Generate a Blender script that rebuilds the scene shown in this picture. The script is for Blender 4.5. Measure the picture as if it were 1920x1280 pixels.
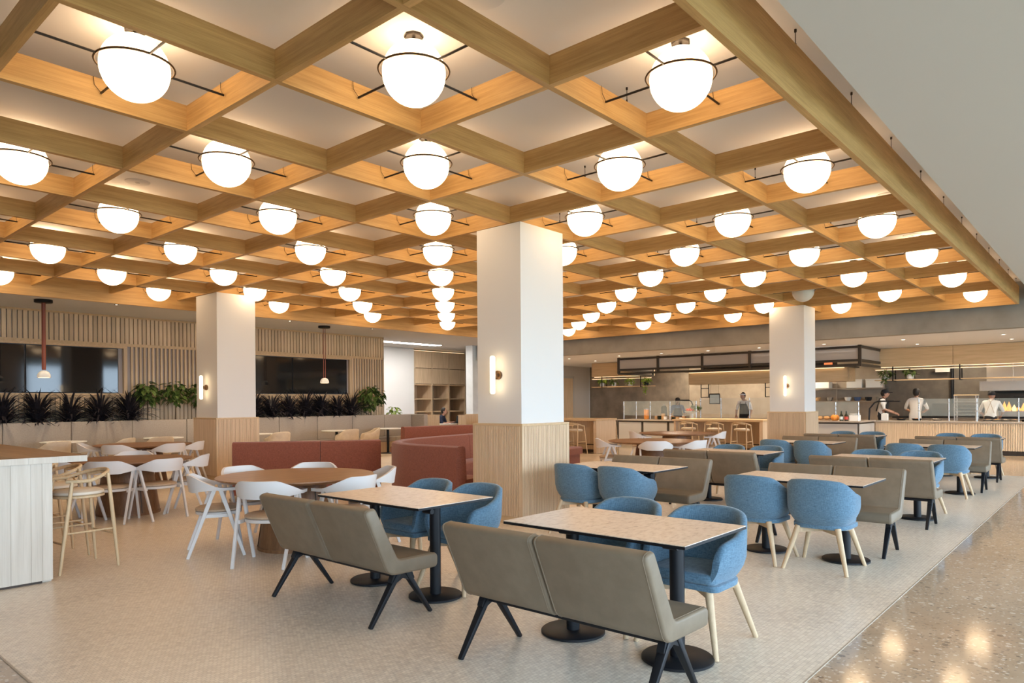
import bpy, bmesh, math, random
from mathutils import Vector, Matrix
PI = math.pi
random.seed(7)
scn = bpy.context.scene
COL = scn.collection
for o in list(bpy.data.objects):
    bpy.data.objects.remove(o)

# ------------------------------------------------------------------ camera, world, exposure
# world axes: X runs along the room towards the kitchen, Y towards the slatted lounge wall, Z up, metres
YAW, ROLL = 0.8523, 0.0071
cam_d = bpy.data.cameras.new('camera'); cam = bpy.data.objects.new('camera', cam_d); COL.objects.link(cam)
cam_d.sensor_fit = 'HORIZONTAL'; cam_d.sensor_width = 36.0
cam_d.lens = 36.0 * 1309.2 / 1920.0
cam_d.shift_y = (754.2 - 640.0) / 1920.0
cam_d.clip_start = 0.05; cam_d.clip_end = 300
cam.matrix_world = (Matrix.Translation((0, 0, 1.48)) @ Matrix.Rotation(-YAW, 4, 'Z')
                    @ Matrix.Rotation(PI / 2, 4, 'X') @ Matrix.Rotation(-ROLL, 4, 'Z'))
scn.camera = cam

W = bpy.data.worlds.new('sky'); scn.world = W; W.use_nodes = True
bg = W.node_tree.nodes['Background']
bg.inputs[0].default_value = (0.64, 0.82, 1.0, 1); bg.inputs[1].default_value = 9.5

vs = scn.view_settings
vs.view_transform = 'Standard'; vs.look = 'None'; vs.gamma = 1.0; vs.use_curve_mapping = False
vs.exposure = 0.38
scn.cycles.max_bounces = 10; scn.cycles.diffuse_bounces = 6; scn.cycles.glossy_bounces = 3
scn.cycles.transmission_bounces = 4; scn.cycles.transparent_max_bounces = 12
scn.cycles.sample_clamp_indirect = 6.0

LAMP_STRENGTH = 5.6
LAMP_COLOR = (1.0, 0.69, 0.40)

# ------------------------------------------------------------------ materials
MAT = {}
def principled(name, col, rough=0.5, metal=0.0, spec=0.5, emit=None, estr=0.0):
    m = bpy.data.materials.new(name); m.use_nodes = True
    b = m.node_tree.nodes['Principled BSDF']
    b.inputs['Base Color'].default_value = (*col, 1)
    b.inputs['Roughness'].default_value = rough
    b.inputs['Metallic'].default_value = metal
    b.inputs['Specular IOR Level'].default_value = spec
    if emit:
        b.inputs['Emission Color'].default_value = (*emit, 1); b.inputs['Emission Strength'].default_value = estr
    MAT[name] = m
    return m, m.node_tree.nodes, m.node_tree.links, b
def ramp(n, stops):
    r = n.new('ShaderNodeValToRGB'); e = r.color_ramp.elements
    while len(e) < len(stops): e.new(0.5)
    for k, (p, c) in enumerate(stops):
        e[k].position = p; e[k].color = (*c, 1)
    return r
def coords(n, l, scale, kind='Object', rot=(0, 0, 0)):
    t = n.new('ShaderNodeTexCoord'); mp = n.new('ShaderNodeMapping')
    mp.inputs['Scale'].default_value = scale; mp.inputs['Rotation'].default_value = rot
    l.new(t.outputs[kind], mp.inputs['Vector'])
    return mp.outputs['Vector']
def noise(n, l, vec, scale, detail=3, rough=0.55):
    t = n.new('ShaderNodeTexNoise'); t.inputs['Scale'].default_value = scale
    t.inputs['Detail'].default_value = detail; t.inputs['Roughness'].default_value = rough
    l.new(vec, t.inputs['Vector'])
    return t.outputs['Fac']
def bump(n, l, b, h, strength, dist=0.01):
    x = n.new('ShaderNodeBump'); x.inputs['Strength'].default_value = strength; x.inputs['Distance'].default_value = dist
    l.new(h, x.inputs['Height']); l.new(x.outputs['Normal'], b.inputs['Normal'])
def vary(n, l, colsock, amount=0.12):
    # small per-object brightness difference
    oi = n.new('ShaderNodeObjectInfo'); hs = n.new('ShaderNodeHueSaturation')
    mr = n.new('ShaderNodeMapRange'); mr.inputs['To Min'].default_value = 1 - amount; mr.inputs['To Max'].default_value = 1 + amount
    l.new(oi.outputs['Random'], mr.inputs['Value']); l.new(mr.outputs['Result'], hs.inputs['Value'])
    l.new(colsock, hs.inputs['Color'])
    return hs.outputs['Color']
def wood(name, dark, light, axis=0, scale=1.0, rough=0.5, var=0.08, stretch=14):
    m, n, l, b = principled(name, light, rough, spec=0.35)
    s = [stretch * scale] * 3; s[axis] = 0.8 * scale
    v = coords(n, l, s)
    f1 = noise(n, l, v, 1.6, 5, 0.6)
    s2 = [95 * scale] * 3; s2[axis] = 2.0 * scale
    f2 = noise(n, l, coords(n, l, s2), 1.5, 3)
    mx = n.new('ShaderNodeMath'); mx.operation = 'MULTIPLY_ADD'
    l.new(f2, mx.inputs[0]); mx.inputs[1].default_value = 0.55; l.new(f1, mx.inputs[2])
    r = ramp(n, [(0.50, dark), (0.98, light)])
    l.new(mx.outputs[0], r.inputs[0])
    l.new(vary(n, l, r.outputs[0], var), b.inputs['Base Color'])
    bump(n, l, b, f2, 0.06, 0.002)
    return m
def speckled(name, c1, c2, scale, rough=0.8, bmp=0.0, detail=3, lo=0.35, hi=0.65, scl=(1, 1, 1), spec=0.4):
    m, n, l, b = principled(name, c1, rough, spec=spec)
    v = coords(n, l, scl)
    f = noise(n, l, v, scale, detail)
    r = ramp(n, [(lo, c1), (hi, c2)]); l.new(f, r.inputs[0]); l.new(r.outputs[0], b.inputs['Base Color'])
    if bmp: bump(n, l, b, f, bmp, 0.004)
    return m
def fabric(name, c1, c2, scale=260, rough=0.95):
    m, n, l, b = principled(name, c1, rough, spec=0.15)
    a = noise(n, l, coords(n, l, (1, 1, 0.12)), scale, 2)
    c = noise(n, l, coords(n, l, (0.12, 0.12, 1)), scale, 2)
    mx = n.new('ShaderNodeMath'); mx.operation = 'ADD'; l.new(a, mx.inputs[0]); l.new(c, mx.inputs[1])
    hv = n.new('ShaderNodeMath'); hv.operation = 'MULTIPLY'; l.new(mx.outputs[0], hv.inputs[0]); hv.inputs[1].default_value = 0.5
    r = ramp(n, [(0.36, c1), (0.64, c2)]); l.new(hv.outputs[0], r.inputs[0]); l.new(r.outputs[0], b.inputs['Base Color'])
    b.inputs['Sheen Weight'].default_value = 0.25
    bump(n, l, b, hv.outputs[0], 0.15, 0.002)
    return m

wood('oak_beam', (0.43, 0.245, 0.085), (0.66, 0.41, 0.165), 0, 1.0, 0.5, 0.07, 9)
wood('oak_panel', (0.50, 0.36, 0.22), (0.68, 0.52, 0.35), 2, 1.0, 0.5, 0.06)
wood('oak_slat', (0.52, 0.38, 0.23), (0.70, 0.54, 0.36), 2, 1.3, 0.5, 0.14)
wood('oak_flute', (0.58, 0.42, 0.27), (0.74, 0.565, 0.385), 2, 1.0, 0.5, 0.03)
wood('oak_side', (0.52, 0.36, 0.20), (0.66, 0.48, 0.29), 1, 0.8, 0.45, 0.04)
wood('walnut', (0.17, 0.075, 0.030), (0.33, 0.165, 0.072), 0, 1.2, 0.35, 0.05)
wood('walnut_base', (0.15, 0.068, 0.030), (0.27, 0.135, 0.062), 2, 1.2, 0.4, 0.05)
wood('ash', (0.50, 0.355, 0.20), (0.66, 0.49, 0.30), 2, 2.0, 0.45, 0.05)
wood('pale_ash', (0.50, 0.365, 0.225), (0.62, 0.465, 0.30), 2, 2.0, 0.5, 0.04)
wood('block_brown', (0.22, 0.12, 0.06), (0.40, 0.25, 0.14), 1, 1.0, 0.3, 0.25)
wood('wash_plank', (0.58, 0.515, 0.435), (0.70, 0.64, 0.56), 2, 0.9, 0.55, 0.05)
principled('white_wood', (0.69, 0.67, 0.66), 0.45)
principled('white_paint', (0.70, 0.70, 0.69), 0.6, spec=0.3)
principled('ceiling_paint', (0.72, 0.71, 0.70), 0.85, spec=0.2)
principled('soffit_paint', (0.64, 0.635, 0.63), 0.85, spec=0.2)
principled('kitchen_ceiling_paint', (0.80, 0.80, 0.82), 0.85, spec=0.2)
principled('mauve_paint', (0.42, 0.38, 0.37), 0.8, spec=0.2)
principled('grey_wall', (0.47, 0.44, 0.405), 0.8, spec=0.2)
speckled('plaster', (0.62, 0.66, 0.68), (0.74, 0.78, 0.80), 2.2, 0.7, 0.0, 5)
speckled('concrete', (0.235, 0.225, 0.205), (0.335, 0.32, 0.295), 1.4, 0.8, 0.0, 6, 0.3, 0.7)
speckled('stone_tile', (0.17, 0.14, 0.115), (0.30, 0.25, 0.20), 1.5, 0.5, 0.0, 6)
speckled('beige_tile', (0.36, 0.30, 0.235), (0.42, 0.355, 0.285), 3, 0.5, 0.0, 4)
speckled('taupe_leather', (0.185, 0.143, 0.098), (0.215, 0.169, 0.118), 9, 0.5, 0.0, 6)
speckled('tan_leather', (0.46, 0.34, 0.235), (0.52, 0.39, 0.275), 20, 0.5, 0.0)
speckled('cream_leather', (0.56, 0.46, 0.345), (0.62, 0.52, 0.40), 12, 0.6, 0.0)
speckled('banquette_cloth', (0.34, 0.295, 0.25), (0.39, 0.34, 0.29), 40, 0.85, 0.0)
fabric('blue_fabric', (0.068, 0.132, 0.200), (0.150, 0.258, 0.355))
fabric('red_fabric', (0.175, 0.054, 0.034), (0.285, 0.096, 0.060))
principled('seat_cream', (0.68, 0.60, 0.49), 0.55)
principled('black_metal', (0.008, 0.009, 0.012), 0.48, 0.0, 0.3)
principled('bronze_black', (0.030, 0.024, 0.020), 0.4, 0.6)
principled('ring_bronze', (0.10, 0.065, 0.035), 0.35, 0.8)
principled('dark_frame', (0.035, 0.028, 0.022), 0.45)
principled('steel', (0.42, 0.40, 0.38), 0.32, 0.9)
principled('bright_steel', (0.62, 0.63, 0.65), 0.25, 0.8)
principled('brass_brown', (0.20, 0.12, 0.065), 0.35, 0.7)
principled('terracotta_tube', (0.22, 0.055, 0.030), 0.5)
principled('screen', (0.006, 0.007, 0.009), 0.06, 0.0, 0.55)
principled('panel_grey', (0.40, 0.385, 0.365), 0.6)
principled('counter_stone', (0.34, 0.29, 0.245), 0.35)
principled('toe_kick', (0.045, 0.028, 0.018), 0.5)
principled('lamp_glass', (0.9, 0.88, 0.84), 0.3, emit=LAMP_COLOR, estr=LAMP_STRENGTH)
principled('lamp_glass_off', (0.66, 0.66, 0.62), 0.35)
principled('sconce_glass', (0.9, 0.88, 0.84), 0.3, emit=(1.0, 0.74, 0.42), estr=4.5)
principled('led_strip', (0.9, 0.85, 0.8), 0.4, emit=(1.0, 0.70, 0.40), estr=1.4)
principled('led_cool', (0.9, 0.9, 0.9), 0.4, emit=(1.0, 0.93, 0.84), estr=3.0)
principled('led_panel', (0.9, 0.9, 0.9), 0.4, emit=(1.0, 0.95, 0.90), estr=28.0)
principled('downlight_lens', (0.9, 0.9, 0.9), 0.4, emit=(1.0, 0.86, 0.66), estr=9.0)
principled('flame', (0.9, 0.4, 0.1), 0.5, emit=(1.0, 0.33, 0.045), estr=1.3)
principled('flame_core', (0.9, 0.7, 0.3), 0.5, emit=(1.0, 0.62, 0.18), estr=2.2)
principled('exit_red', (0.6, 0.1, 0.04), 0.5, emit=(1.0, 0.25, 0.08), estr=0.8)
principled('leaf_dark', (0.026, 0.022, 0.027), 0.42)
speckled('leaf_green', (0.040, 0.080, 0.016), (0.125, 0.185, 0.042), 9, 0.45, 0.0)
speckled('leaf_lime', (0.16, 0.27, 0.03), (0.34, 0.46, 0.06), 9, 0.45, 0.0)
principled('bark', (0.12, 0.075, 0.04), 0.8)
principled('planter_white', (0.66, 0.63, 0.58), 0.6)
principled('pot_white', (0.75, 0.74, 0.71), 0.4)
principled('soil', (0.035, 0.025, 0.018), 0.9)
principled('skin', (0.46, 0.255, 0.175), 0.55)
principled('skin_deep', (0.26, 0.135, 0.085), 0.55)
principled('hair_dark', (0.018, 0.013, 0.011), 0.6)
principled('cloth_white', (0.76, 0.74, 0.72), 0.85)
principled('cloth_navy', (0.018, 0.026, 0.06), 0.85)
principled('cloth_blue', (0.05, 0.085, 0.19), 0.85)
principled('cloth_black', (0.014, 0.014, 0.018), 0.85)
principled('cloth_tan', (0.45, 0.35, 0.26), 0.85)
principled('tomato', (0.62, 0.055, 0.015), 0.35)
principled('orange_fruit', (0.75, 0.27, 0.04), 0.45)
principled('bread', (0.50, 0.29, 0.12), 0.7)
principled('bottle_dark', (0.015, 0.02, 0.012), 0.15)
principled('red_label', (0.45, 0.05, 0.03), 0.5)
principled('white_ware', (0.78, 0.77, 0.74), 0.35)
principled('kraft', (0.42, 0.24, 0.12), 0.8)
principled('lawn', (0.17, 0.20, 0.13), 0.9)
speckled('dark_tile', (0.115, 0.10, 0.085), (0.15, 0.13, 0.11), 4, 0.5, 0.0, 4)
principled('trim_tan', (0.42, 0.35, 0.28), 0.5)
principled('paper', (0.62, 0.68, 0.66), 0.6)

def m_mosaic():
    m, n, l, b = principled('mosaic', (0.6, 0.55, 0.48), 0.30, spec=0.5)
    v = coords(n, l, (1, 1, 1))
    bt = n.new('ShaderNodeTexBrick'); l.new(v, bt.inputs['Vector'])
    bt.offset = 0.5; bt.squash = 1.0
    bt.inputs['Scale'].default_value = 1.0
    bt.inputs['Brick Width'].default_value = 0.026; bt.inputs['Row Height'].default_value = 0.024
    bt.inputs['Mortar Size'].default_value = 0.0022; bt.inputs['Mortar Smooth'].default_value = 0.6
    bt.inputs['Bias'].default_value = -0.15
    bt.inputs['Color1'].default_value = (0.82, 0.76, 0.68, 1); bt.inputs['Color2'].default_value = (0.68, 0.61, 0.53, 1)
    bt.inputs['Mortar'].default_value = (0.58, 0.525, 0.46, 1)
    f = noise(n, l, v, 0.8, 4)
    f2 = noise(n, l, v, 22, 2)
    ad = n.new('ShaderNodeMath'); ad.operation = 'MULTIPLY_ADD'; l.new(f2, ad.inputs[0]); ad.inputs[1].default_value = 0.9; l.new(f, ad.inputs[2])
    r = ramp(n, [(0.62, (0.80, 0.77, 0.74)), (0.98, (1.06, 1.04, 1.0))]); l.new(ad.outputs[0], r.inputs[0])
    mx = n.new('ShaderNodeMix'); mx.data_type = 'RGBA'; mx.blend_type = 'MULTIPLY'; mx.inputs['Factor'].default_value = 1
    l.new(bt.outputs['Color'], mx.inputs[6]); l.new(r.outputs[0], mx.inputs[7])
    l.new(mx.outputs[2], b.inputs['Base Color'])
    bump(n, l, b, bt.outputs['Fac'], -0.15, 0.0015)
m_mosaic()
def m_terrazzo():
    m, n, l, b = principled('terrazzo', (0.6, 0.5, 0.4), 0.10, spec=0.4)
    v = coords(n, l, (1, 1, 1))
    base = ramp(n, [(0.35, (0.45, 0.345, 0.245)), (0.65, (0.515, 0.40, 0.29))])
    l.new(noise(n, l, v, 5, 4), base.inputs[0])
    cur = base.outputs[0]
    for sc, th, cols, seed in ((17, 0.17, ((0.20, 0.155, 0.12), (0.36, 0.26, 0.17), (0.74, 0.66, 0.55)), 0), (46, 0.26, ((0.30, 0.24, 0.19), (0.42, 0.33, 0.25), (0.74, 0.67, 0.57)), 3)):
        mp = n.new('ShaderNodeMapping'); mp.inputs['Location'].default_value = (seed, seed * 2, 0); l.new(v, mp.inputs['Vector'])
        vo = n.new('ShaderNodeTexVoronoi'); vo.inputs['Scale'].default_value = sc; l.new(mp.outputs[0], vo.inputs['Vector'])
        vo.inputs['Randomness'].default_value = 1.0
        cr = ramp(n, [(0.0, cols[0]), (0.45, cols[1]), (0.62, cols[2])]); cr.color_ramp.interpolation = 'CONSTANT'
        sp = n.new('ShaderNodeSeparateColor'); l.new(vo.outputs['Color'], sp.inputs[0]); l.new(sp.outputs[0], cr.inputs[0])
        a = n.new('ShaderNodeMath'); a.operation = 'LESS_THAN'; l.new(vo.outputs['Distance'], a.inputs[0])
        mm = n.new('ShaderNodeMath'); mm.operation = 'MULTIPLY'; l.new(sp.outputs[1], mm.inputs[0]); mm.inputs[1].default_value = th * 2
        l.new(mm.outputs[0], a.inputs[1])
        g = n.new('ShaderNodeMath'); g.operation = 'MULTIPLY'; l.new(a.outputs[0], g.inputs[0]); g.inputs[1].default_value = 0.75
        mx = n.new('ShaderNodeMix'); mx.data_type = 'RGBA'; l.new(g.outputs[0], mx.inputs['Factor'])
        l.new(cur, mx.inputs[6]); l.new(cr.outputs[0], mx.inputs[7]); cur = mx.outputs[2]
    l.new(cur, b.inputs['Base Color'])
m_terrazzo()
def m_marble():
    m, n, l, b = principled('marble_top', (0.7, 0.55, 0.43), 0.28, spec=0.45)
    v = coords(n, l, (1, 1, 1), rot=(0, 0, 0.5))
    f0 = noise(n, l, v, 3.0, 4)
    mp = n.new('ShaderNodeMapping'); mp.inputs['Scale'].default_value = (13, 30, 8); t = n.new('ShaderNodeTexCoord')
    mp.inputs['Rotation'].default_value = (0, 0, 0.45)
    l.new(t.outputs['Object'], mp.inputs['Vector'])
    f = noise(n, l, mp.outputs[0], 1.2, 6, 0.7)
    r = ramp(n, [(0.33, (0.46, 0.36, 0.29)), (0.44, (0.70, 0.59, 0.50)), (0.56, (0.80, 0.70, 0.61))])
    l.new(f, r.inputs[0]); l.new(r.outputs[0], b.inputs['Base Color'])
m_marble()
def m_glass(name, tint, alpha, rough=0.05):
    m = bpy.data.materials.new(name); m.use_nodes = True; n = m.node_tree.nodes; l = m.node_tree.links
    n.clear()
    o = n.new('ShaderNodeOutputMaterial'); tr = n.new('ShaderNodeBsdfTransparent'); gl = n.new('ShaderNodeBsdfPrincipled'); mx = n.new('ShaderNodeMixShader')
    gl.inputs['Base Color'].default_value = (*tint, 1); gl.inputs['Roughness'].default_value = rough
    mx.inputs[0].default_value = alpha
    l.new(tr.outputs[0], mx.inputs[1]); l.new(gl.outputs[0], mx.inputs[2]); l.new(mx.outputs[0], o.inputs[0])
    MAT[name] = m
m_glass('clear_glass', (0.75, 0.85, 0.85), 0.10)
m_glass('ribbed_glass', (0.50, 0.455, 0.42), 0.85, 0.3)

# ------------------------------------------------------------------ mesh helpers
class MB:
    def __init__(s): s.v = []; s.f = []; s.mi = []
    def add(s, vs, fs, mi=0):
        k = len(s.v); s.v += [tuple(p) for p in vs]; s.f += [tuple(i + k for i in f) for f in fs]; s.mi += [mi] * len(fs)
        return s
    def box(s, x0, x1, y0, y1, z0, z1, mi=0):
        return s.add([(x0, y0, z0), (x1, y0, z0), (x1, y1, z0), (x0, y1, z0), (x0, y0, z1), (x1, y0, z1), (x1, y1, z1), (x0, y1, z1)],
                     [(0, 3, 2, 1), (4, 5, 6, 7), (0, 1, 5, 4), (1, 2, 6, 5), (2, 3, 7, 6), (3, 0, 4, 7)], mi)
    def bar(s, p, q, w0, h0, w1=None, h1=None, up=(0, 0, 1), mi=0):
        # tapered rectangular bar from p to q
        w1 = w0 if w1 is None else w1; h1 = h0 if h1 is None else h1
        p = Vector(p); q = Vector(q); d = (q - p).normalized(); up = Vector(up)
        if abs(d.dot(up)) > 0.98: up = Vector((1, 0, 0))
        a = d.cross(up).normalized(); b = a.cross(d)
        vs = [p - a * w0 / 2 - b * h0 / 2, p + a * w0 / 2 - b * h0 / 2, p + a * w0 / 2 + b * h0 / 2, p - a * w0 / 2 + b * h0 / 2,
              q - a * w1 / 2 - b * h1 / 2, q + a * w1 / 2 - b * h1 / 2, q + a * w1 / 2 + b * h1 / 2, q - a * w1 / 2 + b * h1 / 2]
        return s.add(vs, [(0, 1, 2, 3), (7, 6, 5, 4), (0, 4, 5, 1), (1, 5, 6, 2), (2, 6, 7, 3), (3, 7, 4, 0)], mi)
    def tube(s, pts, r, n=8, closed=False, mi=0, cap=True):
        pts = [Vector(p) for p in pts]; N = len(pts); rr = r if isinstance(r, (list, tuple)) else [r] * N
        rings = []; ref = Vector((0, 0, 1)); prev = None
        for i, p in enumerate(pts):
            if closed: d = (pts[(i + 1) % N] - pts[i - 1]).normalized()
            else: d = (pts[min(i + 1, N - 1)] - pts[max(i - 1, 0)]).normalized()
            if prev is None:
                u = ref if abs(d.dot(ref)) < 0.95 else Vector((1, 0, 0))
                a = d.cross(u).normalized()
            else:
                a = (prev - d * prev.dot(d)).normalized()
            prev = a; b = d.cross(a)
            rings.append([p + (a * math.cos(2 * PI * k / n) + b * math.sin(2 * PI * k / n)) * rr[i] for k in range(n)])
        vs = [x for ring in rings for x in ring]; fs = []
        for i in range(N if closed else N - 1):
            j = (i + 1) % N
            for k in range(n):
                fs.append((i * n + k, i * n + (k + 1) % n, j * n + (k + 1) % n, j * n + k))
        if not closed and cap:
            fs.append(tuple(range(n - 1, -1, -1))); fs.append(tuple((N - 1) * n + k for k in range(n)))
        return s.add(vs, fs, mi)
    def lathe(s, prof, n=24, c=(0, 0, 0), mi=0, sy=1.0):
        vs = []; fs = []
        for r, z in prof:
            for k in range(n):
                vs.append((c[0] + r * math.cos(2 * PI * k / n), c[1] + r * sy * math.sin(2 * PI * k / n), c[2] + z))
        for i in range(len(prof) - 1):
            for k in range(n):
                fs.append((i * n + k, i * n + (k + 1) % n, (i + 1) * n + (k + 1) % n, (i + 1) * n + k))
        if prof[0][0] > 1e-6: fs.append(tuple(range(n - 1, -1, -1)))
        if prof[-1][0] > 1e-6: fs.append(tuple((len(prof) - 1) * n + k for k in range(n)))
        return s.add(vs, fs, mi)
    def ball(s, c, r, n=16, m=10, sc=(1, 1, 1), mi=0):
        vs = [(c[0], c[1], c[2] - r * sc[2])]; fs = []
        for i in range(1, m):
            t = -PI / 2 + PI * i / m
            for k in range(n):
                a = 2 * PI * k / n
                vs.append((c[0] + r * sc[0] * math.cos(t) * math.cos(a), c[1] + r * sc[1] * math.cos(t) * math.sin(a), c[2] + r * sc[2] * math.sin(t)))
        vs.append((c[0], c[1], c[2] + r * sc[2])); L = len(vs) - 1
        for k in range(n):
            fs.append((0, 1 + (k + 1) % n, 1 + k)); fs.append((L, 1 + (m - 2) * n + k, 1 + (m - 2) * n + (k + 1) % n))
        for i in range(m - 2):
            for k in range(n):
                fs.append((1 + i * n + k, 1 + i * n + (k + 1) % n, 1 + (i + 1) * n + (k + 1) % n, 1 + (i + 1) * n + k))
        return s.add(vs, fs, mi)
    def prism_y(s, poly, y0, y1, mi=0):
        # polygon in x,z extruded along y
        n = len(poly); vs = [(x, y0, z) for x, z in poly] + [(x, y1, z) for x, z in poly]
        fs = [tuple(range(n)), tuple(range(2 * n - 1, n - 1, -1))] + [(k, n + k, n + (k + 1) % n, (k + 1) % n) for k in range(n)]
        return s.add(vs, fs, mi)
    def prism_z(s, poly, z0, z1, mi=0):
        n = len(poly); vs = [(x, y, z0) for x, y in poly] + [(x, y, z1) for x, y in poly]
        fs = [tuple(range(n - 1, -1, -1)), tuple(range(n, 2 * n))] + [(k, (k + 1) % n, n + (k + 1) % n, n + k) for k in range(n)]
        return s.add(vs, fs, mi)
    def grid(s, rows, closed_u=False, mi=0):
        m = len(rows); n = len(rows[0]); vs = [p for r in rows for p in r]; fs = []
        for i in range(m - 1):
            for k in range(n if closed_u else n - 1):
                fs.append((i * n + k, i * n + (k + 1) % n, (i + 1) * n + (k + 1) % n, (i + 1) * n + k))
        return s.add(vs, fs, mi)
    def mesh(s, name, smooth=None, bev=0.0, seg=2, bev_angle=0.6, fix=True):
        me = bpy.data.meshes.new(name); me.from_pydata(s.v, [], s.f)
        if any(s.mi): me.polygons.foreach_set('material_index', s.mi)
        bm = bmesh.new(); bm.from_mesh(me)
        if fix: bmesh.ops.recalc_face_normals(bm, faces=bm.faces)
        if bev:
            es = [e for e in bm.edges if len(e.link_faces) == 2 and e.calc_face_angle(0) > bev_angle]
            bmesh.ops.bevel(bm, geom=es, offset=bev, segments=seg, profile=0.5, affect='EDGES', clamp_overlap=True)
        bm.to_mesh(me); bm.free()
        if smooth is not None:
            me.shade_smooth(); me.set_sharp_from_angle(angle=smooth)
        return me
    def build(s, name, mat, parent=None, smooth=None, bev=0.0, seg=2, loc=None, rz=None, kind=None, bev_angle=0.6):
        me = s.mesh(name, smooth, bev, seg, bev_angle)
        for m in (mat if isinstance(mat, (list, tuple)) else [mat]): me.materials.append(MAT[m])
        return link(name, me, parent, loc, rz, kind)
def link(name, me, parent=None, loc=None, rz=None, kind=None):
    o = bpy.data.objects.new(name, me); COL.objects.link(o)
    if parent: o.parent = parent
    if loc: o.location = loc
    if rz: o.rotation_euler = (0, 0, rz)
    if kind: o['kind'] = kind
    return o
def tag(o, label, cat, group=None, kind=None):
    o['label'] = label; o['category'] = cat
    if group: o['group'] = group
    if kind: o['kind'] = kind
    return o
def thing(name, label, cat, loc=(0, 0, 0), rz=0.0, group=None, kind=None):
    o = bpy.data.objects.new(name, None); COL.objects.link(o); o.location = loc; o.rotation_euler = (0, 0, rz)
    o.empty_display_size = 0.1
    return tag(o, label, cat, group, kind)
def struct(o, label=None):
    o['kind'] = 'structure'
    if label: o['label'] = label
    return o
KIDS = {}
def copy_thing(root, loc, rz=0.0, label=None, group=None):
    r = root.copy(); COL.objects.link(r); r.location = loc; r.rotation_euler = (0, 0, rz)
    if label: r['label'] = label
    if group: r['group'] = group
    if root.name not in KIDS: KIDS[root.name] = [(c, list(c.children)) for c in root.children]
    for c, gs in KIDS[root.name]:
        k = c.copy(); COL.objects.link(k); k.parent = r
        for g in gs:
            q = g.copy(); COL.objects.link(q); q.parent = k
    return r
class Stamp:
    # the first use places the prototype, later uses place copies
    def __init__(s, proto): s.p = proto; s.used = False
    def put(s, loc, rz, label, group=None):
        if not s.used:
            s.used = True; r = s.p; r.location = loc; r.rotation_euler = (0, 0, rz); r['label'] = label
            if group: r['group'] = group
            KIDS[r.name] = [(c, list(c.children)) for c in r.children]
            return r
        return copy_thing(s.p, loc, rz, label, group)
def fillet(poly, rad, seg=4):
    out = []; n = len(poly)
    for i in range(n):
        p = Vector(poly[i]); a = Vector(poly[i - 1]); b = Vector(poly[(i + 1) % n]); r = rad[i] if isinstance(rad, (list, tuple)) else rad
        if r <= 0: out.append(tuple(p)); continue
        d1 = (a - p); d2 = (b - p); ang = d1.angle(d2); t = min(r / math.tan(ang / 2), d1.length * 0.48, d2.length * 0.48)
        s = p + d1.normalized() * t; e = p + d2.normalized() * t
        for k in range(seg + 1):
            u = k / seg; q = s * (1 - u) ** 2 + p * 2 * u * (1 - u) + e * u * u
            out.append(tuple(q))
    return out
ORD = ['first', 'second', 'third', 'fourth', 'fifth', 'sixth', 'seventh', 'eighth', 'ninth', 'tenth', 'eleventh', 'twelfth', 'thirteenth', 'fourteenth', 'fifteenth', 'sixteenth']

# ------------------------------------------------------------------ room shell
GZ = 3.6815                              # underside of the inner grid beams
U0, V0, CA, CB = 2.5425, 3.0063, 1.31121, 1.33741
VR, UF, VL = V0 - CB, U0 + 12 * CA, V0 + 9 * CB
CEIL, SOFF, KCEIL = 4.02, 3.60, 3.03

f = MB().box(-7.2, 26.4, -5.2, 22, -0.10, -0.004).build('floor', 'terrazzo'); struct(f, 'polished beige terrazzo floor of the aisles')
f = MB().box(1.115, 16.45, 1.27, 18.0, -0.004, 0.0).build('floor_mosaic', 'mosaic'); struct(f, 'pale small-tile mosaic floor under the dining tables')
t = MB(); t.box(1.105, 16.46, 1.262, 1.27, -0.004, 0.001); t.box(1.105, 1.115, 1.27, 18, -0.004, 0.001); t.box(16.45, 16.46, 1.27, 18, -0.004, 0.001)
struct(t.build('trim_1', 'trim_tan'), 'thin metal strip between mosaic and terrazzo')

c = MB().box(-3.6, 18.6, 1.0, 15.9, CEIL, CEIL + 0.1).build('ceiling', 'ceiling_paint'); struct(c, 'pale ceiling above the timber grid')
c = MB()
c.box(-7.2, 18.6, -5.2, 1.365, SOFF, CEIL + 0.1)
c.box(-7.2, 22.5, 15.5, 22, SOFF, CEIL + 0.1)
c.box(-7.2, -3.4, 1.365, 15.5, SOFF, CEIL + 0.1)
struct(c.build('ceiling_soffit', 'soffit_paint'), 'lower white ceiling around the timber grid')
c = MB().box(18.6, 18.9, -5.2, 17.98, KCEIL, CEIL + 0.1).build('wall_bulkhead', 'concrete'); struct(c, 'grey concrete bulkhead above the kitchen front')
c = MB().box(18.9, 26.2, -5.2, 18.05, KCEIL, KCEIL + 0.1).build('ceiling_kitchen', 'kitchen_ceiling_paint'); struct(c, 'white kitchen ceiling with downlights')

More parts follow.
